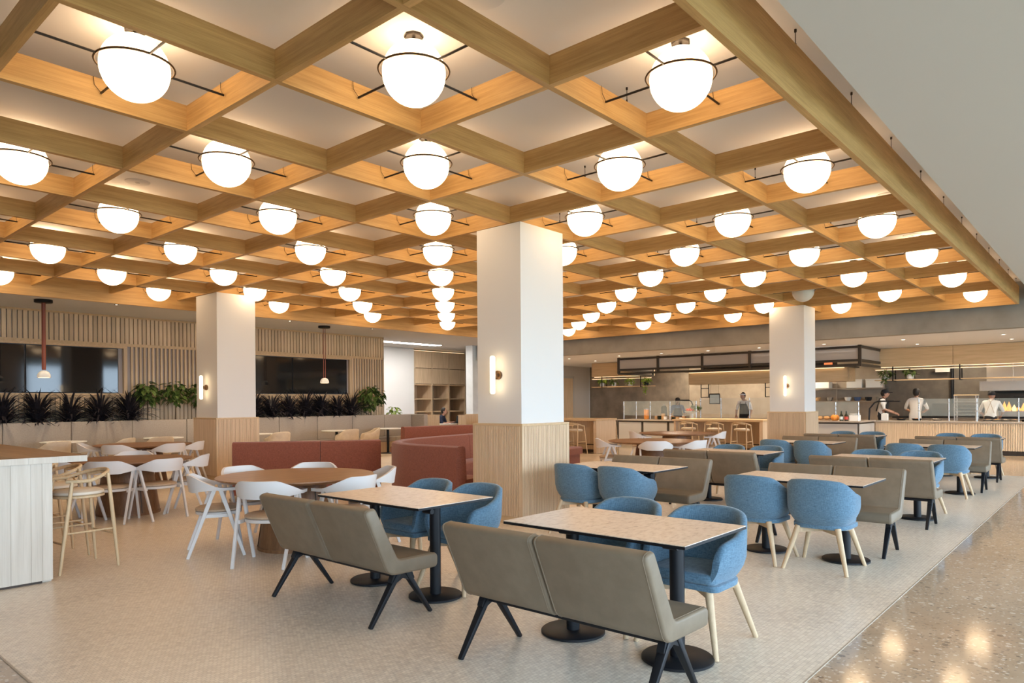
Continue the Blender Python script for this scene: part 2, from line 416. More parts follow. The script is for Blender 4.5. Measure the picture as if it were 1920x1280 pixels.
# right-hand window wall (out of the picture; lights the room)
def window_wall(name, along, fixed, a0, a1, wins, z0, z1, thick, start_n):
    m = MB()
    def bx(p, q, za, zb):
        if along == 'x': m.box(p, q, fixed - thick, fixed, za, zb)
        else: m.box(fixed - thick, fixed, p, q, za, zb)
    bx(a0, a1, 0, z0); bx(a0, a1, z1, CEIL + 0.1)
    cur = a0
    for (p, q) in wins:
        bx(cur, p, z0, z1); cur = q
    bx(cur, a1, z0, z1)
    w = m.build(name, 'white_paint'); struct(w)
    for k, (p, q) in enumerate(wins):
        fr = MB(); t = 0.06
        def fb(a, b, za, zb):
            if along == 'x': fr.box(a, b, fixed - 0.14, fixed - 0.06, za, zb)
            else: fr.box(fixed - 0.14, fixed - 0.06, a, b, za, zb)
        fb(p, q, z0, z0 + t); fb(p, q, z1 - t, z1); fb(p, p + t, z0 + t, z1 - t); fb(q - t, q, z0 + t, z1 - t)
        for j in (1, 2):
            x = p + (q - p) * j / 3; fb(x - t / 2, x + t / 2, z0 + t, z1 - t)
        struct(fr.build('window_%d' % (start_n + k), 'dark_frame'))
        ld = bpy.data.lights.new('window_portal', 'AREA'); ld.shape = 'RECTANGLE'; ld.size = q - p; ld.size_y = z1 - z0
        ld.cycles.is_portal = True
        lo = bpy.data.objects.new('window_portal', ld); COL.objects.link(lo)
        zc = (z0 + z1) / 2; mid = (p + q) / 2
        if along == 'x': lo.matrix_world = Matrix.Translation((mid, fixed - 0.03, zc)) @ Matrix.Rotation(PI / 2, 4, 'X')
        else: lo.matrix_world = Matrix.Translation((fixed - 0.03, mid, zc)) @ Matrix.Rotation(PI / 2, 4, 'Z') @ Matrix.Rotation(-PI / 2, 4, 'X') @ Matrix.Rotation(PI, 4, 'X')
        lo['kind'] = 'helper'
window_wall('wall_right', 'x', -5.0, -7.2, 26.2, [(-6.0, -1.2), (-0.6, 4.2), (4.8, 9.6), (10.2, 15.0), (15.6, 20.4)], 0.15, 3.55, 0.2, 1)
window_wall('wall_rear', 'y', -7.0, -5.0, 22, [(-4.4, -2.4)], 0.15, 3.5, 0.2, 6)
g = MB().box(-60, 80, -70, -5.25, -0.3, -0.2).box(-60, -7.25, -5.25, 60, -0.3, -0.2).build('ground_lawn', 'lawn'); struct(g, 'grass outside the windows')

WV = 18.0
w = MB().box(-7.2, 14.25, WV, WV + 0.25, 0, SOFF); w.box(14.0, 14.25, WV + 0.25, 21.8, 0, SOFF)
wl = w.build('wall_left', 'mauve_paint'); struct(wl, 'lounge wall clad in vertical oak slats')
w = MB().box(14.25, 22.5, 21.75, 22, 0, SOFF).box(14.25, 17.82, 20.60, 21.75, 0, SOFF).build('wall_back', 'white_paint'); struct(w, 'white wall at the back of the lounge')
w = MB().box(18.45, 26.2, 18.05, 18.4, 0, SOFF).box(22.3, 22.5, 18.4, 21.75, 0, SOFF).build('wall_plaster', 'plaster'); struct(w, 'pale blue-grey plaster wall beside the shelves')
w = MB().box(26.0, 26.2, -5.2, 18.05, 0, KCEIL).build('wall_kitchen', 'beige_tile'); struct(w, 'beige tiled back wall of the kitchen')
w = MB().box(25.97, 26.0, 13.2, 18.05, 0, KCEIL).build('wall_stone', 'stone_tile'); struct(w, 'dark stone wall at the end of the kitchen')
w = MB().box(25.97, 26.0, -5.0, 6.0, 0.9, KCEIL).build('wall_kitchen_grey', 'dark_tile'); struct(w, 'dark grey tiled wall behind the cooking line')
w = MB().box(22.0, 25.9, 18.03, 18.05, 0, KCEIL).build('wall_side_grey', 'grey_wall'); struct(w, 'grey painted wall beside the kitchen')
d = MB().box(23.55, 24.6, 17.985, 18.03, 0, 2.5).build('door_1', 'oak_panel'); struct(d, 'oak door in the grey wall')
MB().tube([(23.68, 17.98, 1.02), (23.68, 17.93, 1.02), (23.8, 17.93, 1.02)], 0.012).build('door_handle', 'steel', d, smooth=0.6)
MB().box(23.45, 23.55, 17.98, 18.03, 0, 2.6).box(24.6, 24.7, 17.98, 18.03, 0, 2.6).box(23.45, 24.7, 17.98, 18.03, 2.5, 2.6).build('door_frame', 'panel_grey', d)

# slats on the lounge wall
def slats(u0, u1, z0, z1, pitch, width, depth, proto):
    k = 0; u = u0
    while u + width <= u1 + 1e-6:
        if proto[0] is None:
            me = MB().box(0, width, -depth, 0, 0, z1 - z0).mesh('slat'); me.materials.append(MAT['oak_slat']); proto[0] = me
        link('slat', proto[0], wl, (u, WV, z0)); u += pitch
slats(1.2, 14.24, 2.95, 3.56, 0.098, 0.078, 0.05, [None])
slats(6.62, 8.86, 1.72, 2.88, 0.098, 0.046, 0.05, [None])
slats(13.02, 14.24, 1.72, 2.88, 0.098, 0.046, 0.05, [None])
slats(2.0, 14.24, 1.06, 1.68, 0.098, 0.080, 0.04, [None])
for z0, z1 in ((2.88, 2.95), (1.665, 1.72), (3.56, 3.6)):
    MB().box(1.2, 14.25, WV - 0.06, WV, z0, z1).build('rail', 'oak_side', wl)
MB().box(14.2, 14.25, WV - 0.06, WV, 0, 3.6).build('end_post', 'oak_panel', wl)

def tv_niche(u0, u1, label):
    t = thing('screen_surround', label, 'frame', (u0, WV, 0))
    MB().box(0, u1 - u0, -0.09, -0.0, 2.83, 2.88).build('head', 'oak_side', t)
    MB().box(0, u1 - u0, -0.09, -0.0, 1.72, 1.76).build('sill', 'oak_side', t)
    MB().box(0, 0.08, -0.09, 0, 1.76, 2.83).build('jamb', 'oak_panel', t); MB().box(u1 - u0 - 0.08, u1 - u0, -0.09, 0, 1.76, 2.83).build('jamb', 'oak_panel', t)
def tv(u0, u1, label):
    t = thing('television', label, 'television', (u0, WV - 0.002, 1.77), group='wall televisions')
    MB().box(0, u1 - u0, -0.05, 0, 0, 1.05).build('housing', 'black_metal', t)
    MB().box(0.012, u1 - u0 - 0.012, -0.053, -0.05, 0.012, 1.038).build('screen', 'screen', t)
tv_niche(2.45, 6.52, 'oak surround framing the pair of screens beside the hanging red-stemmed pendant')
tv_niche(8.95, 12.98, 'oak surround framing the pair of screens behind the white column')
tv(2.60, 4.45, 'black wall screen at the picture edge, partly cut off by the frame')
tv(4.47, 6.33, 'black wall screen reflecting windows, behind the red-stemmed pendant')
tv(9.08, 10.94, 'black wall screen half hidden by the white column')
tv(10.96, 12.82, 'black wall screen behind the thin twin-rod pendant')

# ------------------------------------------------------------------ columns with fluted wainscot
def fluted(length, h, pitch=0.026, depth=0.014):
    # corrugated strip along local x, facing -y
    m = MB(); n = int(length / pitch); p = length / n; rows = [[], []]
    for k in range(n):
        for fx, fy in ((0.0, 0), (0.22, 0), (0.27, -1), (0.95, -1)):
            for j, z in enumerate((0, h)): rows[j].append((k * p + fx * p, fy * depth, z))
    for j, z in enumerate((0, h)): rows[j].append((length, 0, z))
    m.grid(rows)
    return m
def column(u, v, su, sv, label, sconce_z, sconce_label):
    t = thing('column', label, 'column', (u, v, 0), group='white columns with fluted oak wainscot', kind='structure')
    MB().box(0.05, su - 0.05, 0.05, sv - 0.05, 1.2, 3.672).build('shaft', 'white_paint', t)
    MB().box(0.012, su - 0.012, 0.012, sv - 0.012, 0, 1.19).build('core', 'oak_panel', t)
    MB().box(0, su, 0, sv, 1.19, 1.22).build('cap_rail', 'oak_side', t, bev=0.004)
    MB().box(0.004, su - 0.004, 0.004, sv - 0.004, 0, 0.09).build('plinth', 'oak_side', t)
    a = fluted(su - 0.08, 1.10).build('fluted_panel', 'oak_flute', t, loc=(0.04, 0.012, 0.09), kind='stuff')
    b = fluted(sv - 0.08, 1.10).build('fluted_panel', 'oak_flute', t, loc=(0.012, sv - 0.04, 0.09), rz=-PI / 2, kind='stuff')
    for x in (0.0, su - 0.045):
        for y in (0.0, sv - 0.045):
            MB().box(x + 0.002, x + 0.043, y + 0.002, y + 0.043, 0.09, 1.19).build('corner_post', 'oak_panel', t)
    # wall sconce on the face towards the entrance
    s = thing('wall_sconce', sconce_label, 'lamp', (u + 0.05, v + sv * 0.5, sconce_z), group='capsule wall sconces on the columns')
    MB().tube([(0, 0, 0), (-0.03, 0, 0)], 0.055, 20).build('wall_plate', 'brass_brown', s, smooth=0.6)
    MB().tube([(-0.03, 0, 0), (-0.09, 0, 0)], 0.03, 16).build('arm', 'brass_brown', s, smooth=0.6)
    MB().tube([(-0.115, 0, -0.235), (-0.115, 0, -0.228), (-0.115, 0, -0.215), (-0.115, 0, 0.215), (-0.115, 0, 0.228), (-0.115, 0, 0.235)], [0.012, 0.026, 0.032, 0.032, 0.026, 0.012], 16).build('glass_tube', 'sconce_glass', s, smooth=0.8)
column(6.39, 5.43, 0.95, 0.83, 'large white column in the middle of the room with fluted oak base', 1.82, 'glowing capsule sconce on the large middle column')
column(6.42, 13.24, 0.90, 0.98, 'white column by the lounge wall and red booth', 1.82, 'glowing capsule sconce on the column by the lounge wall')
column(16.45, 5.45, 0.86, 0.90, 'white column in front of the kitchen', 1.82, 'glowing capsule sconce on the column by the kitchen')

# ------------------------------------------------------------------ timber ceiling grid
BT, BH = 0.05, 0.205
grid = thing('timber_ceiling_grid', 'oak coffered timber grid hung below the ceiling', 'ceiling grid', (0, 0, GZ))
A_START = -3
ustart = U0 + A_START * CA
me_long = MB().box(0, UF - ustart - BT / 2, -BT / 2, BT / 2, 0, BH).mesh('beam'); me_long.materials.append(MAT['oak_beam'])
for b in range(0, 9):
    link('beam', me_long, grid, (ustart, V0 + b * CB, 0))
me_short = MB().box(BT / 2, CB - BT / 2, -BT / 2, BT / 2, 0.0005, BH - 0.0005).mesh('cross_beam'); me_short.materials.append(MAT['oak_beam'])
for a in range(A_START, 12):
    for b in range(-1, 9):
        link('cross_beam', me_short, grid, (U0 + a * CA, V0 + b * CB, 0), PI / 2)
PB, PT = -0.185, 0.20
MB().box(0, UF - ustart + BT / 2, -BT / 2, BT / 2, PB, PT).build('edge_beam', 'oak_beam', grid, loc=(ustart, VR, 0))
MB().box(0, UF - ustart + BT / 2, -BT / 2, BT / 2, PB, PT).build('edge_beam', 'oak_beam', grid, loc=(ustart, VL, 0))
MB().box(BT / 2, VL - VR - BT / 2, -BT / 2, BT / 2, PB, PT).build('edge_beam', 'oak_beam', grid, loc=(UF, VR, 0), rz=PI / 2)
me_w = MB().tube([(0, 0, BH - 0.01), (0, 0, CEIL - GZ)], 0.003, 5).tube([(0, 0, BH - 0.01), (0, 0, BH + 0.035)], 0.007, 6).tube([(0, 0, CEIL - GZ - 0.02), (0, 0, CEIL - GZ)], 0.009, 6).mesh('hanger_wire'); me_w.materials.append(MAT['bronze_black'])
for a in range(-1, 12):
    link('hanger_wire', me_w, grid, (U0 + (a + 0.78) * CA, VR, -0.006))
    for b in range(0, 9):
        if (a + b) % 2 == 1: link('hanger_wire', me_w, grid, (U0 + (a + 0.78) * CA, V0 + b * CB, 0))

o = MB().box(18.30, 18.55, 1.40, 1.62, CEIL - 0.02, CEIL).build('air_vent', 'black_metal'); tag(o, 'small black air vent in the ceiling at the far corner of the grid', 'vent')
for k in range(4): MB().box(18.31, 18.54, 1.42 + k * 0.05, 1.44 + k * 0.05, CEIL - 0.028, CEIL - 0.02).build('louvre', 'dark_frame', o)
# globe lamps
def make_globe():
    t = thing('globe_lamp', '', 'lamp', group='white globe lamps in the ceiling grid')
    MB().ball((0, 0, 0), 0.218, 32, 20).build('globe', 'lamp_glass', t, smooth=1.2)
    MB().tube([(0.243 * math.cos(2 * PI * k / 40), 0.243 * math.sin(2 * PI * k / 40), 0.02) for k in range(40)], 0.008, 6, closed=True).build('ring', 'ring_bronze', t, smooth=1.2)
    for k in range(4):
        L = (CA if k % 2 == 0 else CB) / 2 - BT / 2 - 0.012
        d = (math.cos(k * PI / 2), math.sin(k * PI / 2))
        MB().tube([(d[0] * 0.243, d[1] * 0.243, 0.02), (d[0] * L, d[1] * L, 0.02)], 0.0085, 6).build('rod', 'bronze_black', t, smooth=0.8)
        e = (-d[1] * 0.05, d[0] * 0.05)
        MB().tube([(d[0] * (L - 0.005), d[1] * (L - 0.005), 0.02), (d[0] * L + e[0] * 0.9, d[1] * L + e[1] * 0.9, 0.07), (d[0] * L + e[0], d[1] * L + e[1], 0.13)], 0.0022, 4).build('safety_wire', 'bronze_black', t)
    MB().lathe([(0.062, 0.245), (0.068, 0.25), (0.068, 0.262), (0.0, 0.262)], 8).tube([(0, 0, 0.21), (0, 0, 0.25)], 0.012, 8).build('ceiling_plate', 'bronze_black', t)
    return t
GLZ = 3.755
gs = Stamp(make_globe())
DARK_CELL = (9, 1)
def seen(u, v, z):
    x = u * math.cos(YAW) - v * math.sin(YAW); y = u * math.sin(YAW) + v * math.cos(YAW)
    if y < 0.3: return False
    px = 960 + 1309.2 * x / y; py = 754.2 - 1309.2 * (z - 1.48) / y
    return -150 < px < 2070 and -160 < py < 1400
off_mat = None
for a in range(A_START, 12):
    col = 0
    for b in range(-1, 9):
        if (a + b) % 2: continue
        col += 1
        u, v = U0 + (a + 0.5) * CA, V0 + (b + 0.5) * CB
        if not seen(u, v, GLZ): continue
        lit = (a, b) != DARK_CELL
        L = '%s white globe lamp, ceiling grid, %s row from kitchen, %s from aisle' % ('lit' if lit else 'unlit', ORD[11 - a], ORD[col - 1])
        r = gs.put((u, v, GLZ), 0, L)
        if not lit:
            for c in r.children:
                if c.name.startswith('globe'):
                    c.data = c.data.copy(); c.data.materials.clear(); c.data.materials.append(MAT['lamp_glass_off'])
def ceiling_speaker(u, v, z, label, r=0.13):
    o = MB().lathe([(0, -0.012), (r * 0.8, -0.012), (r, -0.004), (r, 0)], 28).build('ceiling_speaker', 'soffit_paint', smooth=0.6, loc=(u, v, z)); tag(o, label, 'speaker', 'round ceiling speakers')
    MB().lathe([(0, -0.016), (0.02, -0.016), (0.024, -0.012)], 12).build('speaker_cone', 'panel_grey', o)
ceiling_speaker(3.19, 8.43, CEIL, 'round white ceiling speaker beside the globes at far left')
ceiling_speaker(3.16, 3.0, CEIL, 'round white ceiling speaker at the top edge of the picture', 0.16)
ceiling_speaker(9.60, 2.18, CEIL, 'round white ceiling speaker near the aisle beam, nearer the camera')
ceiling_speaker(12.2, 2.43, CEIL, 'round white ceiling speaker near the aisle beam, nearer the kitchen')

# ------------------------------------------------------------------ dining tables, benches, blue tub chairs
def make_dining_table():
    t = thing('dining_table', '', 'table', group='rectangular dining tables')
    MB().box(-0.385, 0.385, -0.62, 0.62, 0.7375, 0.741).build('table_top', 'marble_top', t)
    MB().box(-0.385, 0.385, -0.62, 0.62, 0.7215, 0.7375).build('edge_band', 'black_metal', t)
    for y in (-0.37, 0.37):
        MB().tube([(0, y, 0.022), (0, y, 0.70)], 0.042, 24).build('pedestal', 'black_metal', t, smooth=0.7)
        MB().lathe([(0.20, 0.0), (0.205, 0.004), (0.205, 0.016), (0.195, 0.024), (0.0, 0.024)], 48, (0, y, 0)).build('base_disc', 'black_metal', t, smooth=0.7)
        MB().box(-0.22, 0.22, y - 0.03, y + 0.03, 0.69, 0.7215).build('bracket', 'black_metal', t, bev=0.004)
        MB().tube([(-0.07, y - 0.045, 0.66), (-0.07, y + 0.045, 0.66)], 0.02, 12).build('tilt_knob', 'black_metal', t, smooth=0.7)
    return t
def make_bench():
    t = thing('bench', '', 'bench', group='taupe two-seat benches')
    prof = [(-0.325, 0.785), (-0.125, 0.335), (0.305, 0.325), (0.312, 0.425), (-0.045, 0.43), (-0.238, 0.80)]
    poly = fillet(prof, [0.035, 0.10, 0.035, 0.04, 0.05, 0.035], 5)
    for s in (0, 1):
        y0, y1 = (-0.672, -0.004) if s == 0 else (0.004, 0.672)
        p = MB().prism_y(poly, y0, y1).mesh('seat_shell', 0.75, 0.016, 3, 0.9)
        p.materials.append(MAT['taupe_leather'])
        sh = link('seat_shell', p, t)
        # piping seams round the upholstery
        for y in (y0 + 0.02, y1 - 0.02):
            ring = []
            cx = sum(q[0] for q in poly) / len(poly); cz = sum(q[1] for q in poly) / len(poly)
            MB().tube([(x, y, z) for x, z in fillet(prof, [0.035, 0.10, 0.035, 0.04, 0.05, 0.035], 4)], 0.0026, 4, closed=True).build('seam', 'taupe_leather', sh)
    for y in (-0.60, 0.60):
        m = MB()
        for sx in (-1, 1):
            m.bar((0.03 + sx * 0.035, y, 0.325), (0.03 + sx * 0.265, y, 0.0), 0.034, 0.055, 0.024, 0.030, up=(0, 1, 0))
        m.build('leg_frame', 'black_metal', t, bev=0.005, smooth=0.6)
        MB().prism_y(fillet([(-0.075, 0.27), (-0.05, 0.325), (0.11, 0.325), (0.135, 0.27), (0.10, 0.26), (0.03, 0.29), (-0.04, 0.26)], 0.012, 3), y - 0.02, y + 0.02).build('leg_joint', 'black_metal', t, smooth=0.6)
    MB().box(-0.02, 0.08, -0.60, 0.60, 0.295, 0.325).build('under_rail', 'black_metal', t, bev=0.004)
    return t
def tub_shell(hw=0.285, back=-0.27, front=0.205, top=0.79, arm=0.655, thick=0.045):
    # U-shaped upholstered shell; returns MB
    N = 40; pts = []
    for i in range(N + 1):
        u = i / N * 2 - 1                       # -1 right arm tip .. 0 back .. 1 left arm tip
        s = abs(u)
        if s > 0.52:
            k = (s - 0.52) / 0.48; x = -0.03 + (front + 0.03) * k; y = hw - 0.03 * k * k
            nx, ny = 0.0, 1.0
        else:
            th = s / 0.52 * PI / 2
            e = 2.5
            x = -0.03 + (back + 0.03) * abs(math.cos(th)) ** (2 / e); y = hw * abs(math.sin(th)) ** (2 / e)
            nx, ny = -math.cos(th), math.sin(th)
        sg = 1 if u >= 0 else -1
        # rim height: tall across the back, sweeping down to the arms, rounded at the tips
        if s < 0.21: h = top - 0.012 * (s / 0.21) ** 2
        elif s < 0.62:
            k = (s - 0.21) / 0.41; k = k * k * (3 - 2 * k); h = (top - 0.012) * (1 - k) + arm * k
        else: h = arm - 0.035 * (s - 0.62) / 0.38
        if s > 0.86: h -= 0.085 * ((s - 0.86) / 0.14) ** 2
        pts.append((x, sg * y, nx, sg * ny, h))
    def ring(x, y, nx, ny, h, s):
        zb = 0.395
        out = []
        lv = [0, 0.05, 0.13, 0.25, 0.42, 0.62, 0.82, 1.0]
        for k in lv:      # outer surface bottom -> top
            z = zb + (h - zb) * k
            inset = 0.075 * (1 - min(1, (z - zb) / 0.16)) ** 2
            lean = 0.035 * max(0, (z - 0.5) / 0.3) * max(0, -nx)
            out.append((x - nx * inset - lean, y - ny * inset, z))
        tx, ty = x - (0.035 * max(0, (h - 0.5) / 0.3) * max(0, -nx)), y
        out.append((tx - nx * thick * 0.35, ty - ny * thick * 0.35, h + 0.013))
        out.append((tx - nx * thick * 0.75, ty - ny * thick * 0.75, h + 0.010))
        for k in lv[::-1]:  # inner surface
            z = zb + 0.02 + (h - zb - 0.02) * k
            inset = 0.05 * (1 - min(1, (z - zb) / 0.14)) ** 2
            lean = 0.035 * max(0, (z - 0.5) / 0.3) * max(0, -nx)
            out.append((x - nx * (thick + inset) - lean, y - ny * (thick + inset), z))
        return out
    rows = [ring(*p, 0) for p in pts]
    m = MB(); m.grid(rows, closed_u=True)
    n = len(rows[0])
    m.f.append(tuple(range(n))); m.mi.append(0)
    m.f.append(tuple(range((len(rows) - 1) * n, len(rows) * n))); m.mi.append(0)
    return m
def make_tub(mat, name, cat_group, legmat='pale_ash'):
    t = thing(name, '', 'chair', group=cat_group)
    tub_shell().build('shell', mat, t, smooth=1.0)
    o = fillet([(0.215, -0.225), (0.215, 0.225), (-0.20, 0.225), (-0.20, -0.225)], [0.06, 0.06, 0.17, 0.17], 6)
    MB().prism_z(o, 0.40, 0.465).build('seat_cushion', mat, t, smooth=0.7, bev=0.02, seg=3)
    MB().prism_z([(x * 0.97, y * 1.06) for x, y in o], 0.362, 0.40).build('seat_base', mat, t, smooth=0.7, bev=0.008)
    for sx in (-1, 1):
        for sy in (-1, 1):
            MB().tube([(sx * 0.165, sy * 0.165, 0.375), (sx * 0.275, sy * 0.265, 0.0)], [0.026, 0.016], 12).build('leg', legmat, t, smooth=0.7)
    for s in (-1, 1):
        MB().bar((-0.19 * 0.9, s * 0.19 * 0.9, 0.345), (0.19 * 0.9, -s * 0.19 * 0.9, 0.345), 0.035, 0.05).build('cross_rail', legmat, t)
    return t
TB, BN, TC = Stamp(make_dining_table()), Stamp(make_bench()), Stamp(make_tub('blue_fabric', 'tub_chair', 'blue tub chairs at the dining tables'))
ROWU = [3.635, 6.875, 9.86, 12.87, 15.75]
for i, u in enumerate(ROWU):
    facing = 1 if i % 2 == 0 else -1       # +1: bench on the entrance side
    for side, v in (('aisle-side', 2.30), ('inner', 4.33)):
        w = '%s %s table' % (ORD[i], side)
        if i == 0 and side == 'inner': v = 4.34
        TB.put((u, v, 0), 0, 'marble-look table with black pedestals, %s line, %s from the camera' % (side, ORD[i]))
        if facing == 1:
            BN.put((u - 0.575, v - 0.02, 0), 0, 'taupe upholstered bench at the %s from the camera' % w)
        else:
            BN.put((u + 0.575, v - 0.02, 0), PI, 'taupe upholstered bench at the %s from the camera' % w)
        for s, wd in ((-1, 'nearer the aisle'), (1, 'away from the aisle')):
            jit = random.uniform(-0.04, 0.04)
            TC.put((u + facing * 0.385, v + s * 0.295, 0), (PI if facing == 1 else 0) + jit, 'blue tub chair at the %s from the camera, %s' % (w, wd))

# ------------------------------------------------------------------ round walnut tables and white armchairs
def make_round_table():
    t = thing('round_table', '', 'table', group='round walnut tables')
    MB().lathe([(0.0, 0.700), (0.70, 0.700), (0.775, 0.722), (0.79, 0.732), (0.788, 0.742), (0.0, 0.742)], 72).build('table_top', 'walnut', t, smooth=0.5)
    MB().lathe([(0.385, 0.0), (0.385, 0.02), (0.30, 0.62), (0.29, 0.70)], 40).build('drum_base', 'walnut_base', t, smooth=0.6)
    MB().lathe([(0.375, 0.0), (0.392, 0.0), (0.392, 0.03), (0.375, 0.03)], 40).build('base_ring', 'walnut_base', t, smooth=0.6)
    for k in range(3):
        a = k * 2 * PI / 3 + 0.6
        MB().bar((0.385 * math.cos(a), 0.385 * math.sin(a), 0.03), (0.302 * math.cos(a), 0.302 * math.sin(a), 0.62), 0.008, 0.006).build('joint_line', 'bronze_black', t)
    return t
def make_armchair():
    t = thing('armchair', '', 'chair', group='white armchairs at the round tables')
    rows = []; N = 36
    for i in range(N + 1):
        s = i / N * 2 - 1; q = abs(s); th = q * PI * 0.66; sg = 1 if s >= 0 else -1
        x = -0.265 * math.cos(th) if th < PI / 2 else 0.265 * 0.62 * (th - PI / 2) / (0.16 * PI)
        y = sg * (0.285 * math.sin(min(th, PI / 2)) - (0.02 * max(0, th - PI / 2)))
        zc = 0.705 - 0.045 * min(1, max(0, (q - 0.25) / 0.55)) ** 1.3
        hh = 0.068 * (1 - min(1, max(0, (q - 0.30) / 0.45))) ** 1.2 + 0.0145
        nx, ny = (-math.cos(th), sg * math.sin(th)) if th < PI / 2 else (0, sg)
        wd = 0.012 + 0.010 * min(1, max(0, (q - 0.45) / 0.3))
        lean = 0.35
        rows.append([(x + nx * (wd + (zz) * lean * 0.4), y + ny * (wd + zz * lean * 0.4), zc + zz) for zz in (-hh, 0, hh)] +
                    [(x + nx * (-wd + (zz) * lean * 0.4), y + ny * (-wd + zz * lean * 0.4), zc + zz) for zz in (hh, 0, -hh)])
    m = MB(); m.grid(rows, closed_u=True); n = 6
    m.f.append(tuple(range(n))); m.mi.append(0); m.f.append(tuple(range(N * n, N * n + n))); m.mi.append(0)
    m.build('back_band', 'white_wood', t, smooth=0.6)
    for sy in (-1, 1):
        MB().bar((0.235, sy * 0.265, 0), (0.02, sy * 0.268, 0.655), 0.026, 0.030, 0.028, 0.040, up=(1, 0, 0)).build('front_leg', 'white_wood', t, bev=0.005)
        MB().bar((-0.275, sy * 0.235, 0), (-0.035, sy * 0.272, 0.66), 0.026, 0.030, 0.028, 0.040, up=(1, 0, 0)).build('rear_leg', 'white_wood', t, bev=0.005)
        MB().bar((-0.135, sy * 0.235, 0.40), (0.125, sy * 0.24, 0.40), 0.024, 0.034).build('side_rail', 'white_wood', t)
    MB().lathe([(0.205, 0.395), (0.215, 0.40), (0.215, 0.425), (0.205, 0.43)], 32, (0.01, 0, 0), sy=1.06).build('seat_ring', 'white_wood', t, smooth=0.6)
    MB().lathe([(0.20, 0.43), (0.218, 0.438), (0.218, 0.452), (0.19, 0.468), (0.0, 0.472)], 32, (0.01, 0, 0), sy=1.06).build('seat_pad', 'tan_leather', t, smooth=0.8)
    return t
RT, AC = Stamp(make_round_table()), Stamp(make_armchair())
def table_set(c, sc, tlabel, chairs, where, R=0.76):
    r = RT.put((c[0], c[1], 0), 0, tlabel); r.scale = (sc, sc, 1)
    for ang, words in chairs:
        a = math.radians(ang)
        AC.put((c[0] + R * math.cos(a), c[1] + R * math.sin(a), 0), a + PI + random.uniform(-0.06, 0.06), 'white wooden armchair at %s, %s' % (where, words))
table_set((4.0, 6.49), 1.0, 'large round walnut table in front of the red booth', [(152, 'on its outer left, back to camera'), (220, 'front, back to camera, next to taupe bench'), (276, 'front right, behind the marble table'),
    (334, 'far right, by the red booth'), (46, 'behind it, centred on the booth seam'), (98, 'behind it, on the left')], 'the nearest round table')
table_set((3.75, 10.3), 1.02, 'round walnut table behind the wooden bar', [(235, 'front left, back to camera'), (277, 'front right, back to camera'), (198, 'half hidden by bar stools'), (65, 'behind it'), (322, 'on its right, angled')], 'the table behind the bar')
table_set((5.35, 13.94), 1.06, 'round walnut table beside the lounge column, farthest left', [(222, 'front, back to camera'), (278, 'front right'), (156, 'on its far left'), (318, 'on its right by the column')], 'the table by the lounge column', 0.8)
table_set((11.7, 6.68), 1.08, 'round walnut table behind the middle column, nearer one', [(132, 'on its left'), (212, 'front, back to camera'), (262, 'on its right')], 'the nearer table past the middle column', 0.82)
table_set((14.89, 7.89), 1.1, 'round walnut table near the kitchen bar, farther one', [(135, 'on its left'), (286, 'on its right')], 'the farther table by the kitchen bar', 0.84)

# ------------------------------------------------------------------ bar counter and stools at the left
bar = thing('wooden_bar', 'whitewashed plank bar with brown block top at the left edge', 'bar counter', (0, 0, 0))
px = [0.55, 0.78, 0.99, 1.22, 1.42, 1.58, 1.72, 1.80, 1.876]
for k in range(len(px) - 1):
    MB().box(px[k] + 0.0005, px[k + 1] - 0.0005, 6.785, 6.83, 0.02, 0.997).build('plank', 'wash_plank', bar, bev=0.0015, seg=1)
MB().box(0.55, 1.876, 6.83, 6.86, 0.0, 0.997).build('end_panel', 'wash_plank', bar)
MB().box(0.60, 1.55, 6.86, 12.0, 0.06, 0.997).build('carcass', 'wash_plank', bar)
MB().box(0.65, 1.80, 6.80, 12.0, 0.0, 0.06).build('toe_kick', 'toe_kick', bar)
bx = [0.40, 0.62, 0.80, 1.05, 1.22, 1.40, 1.62, 1.80, 1.95, 2.135]
for k in range(len(bx) - 1):
    MB().box(bx[k], bx[k + 1] - 0.001, 6.775, 12.0, 0.998, 1.05).build('top_stave', 'block_brown' if k < len(bx) - 2 else 'block_brown', bar)
for k in range(8):
    MB().box(0.40 + k * 0.2169, 0.40 + (k + 1) * 0.2169 - 0.001, 6.768, 6.775, 0.998, 1.05).build('end_block', 'wash_plank', bar)
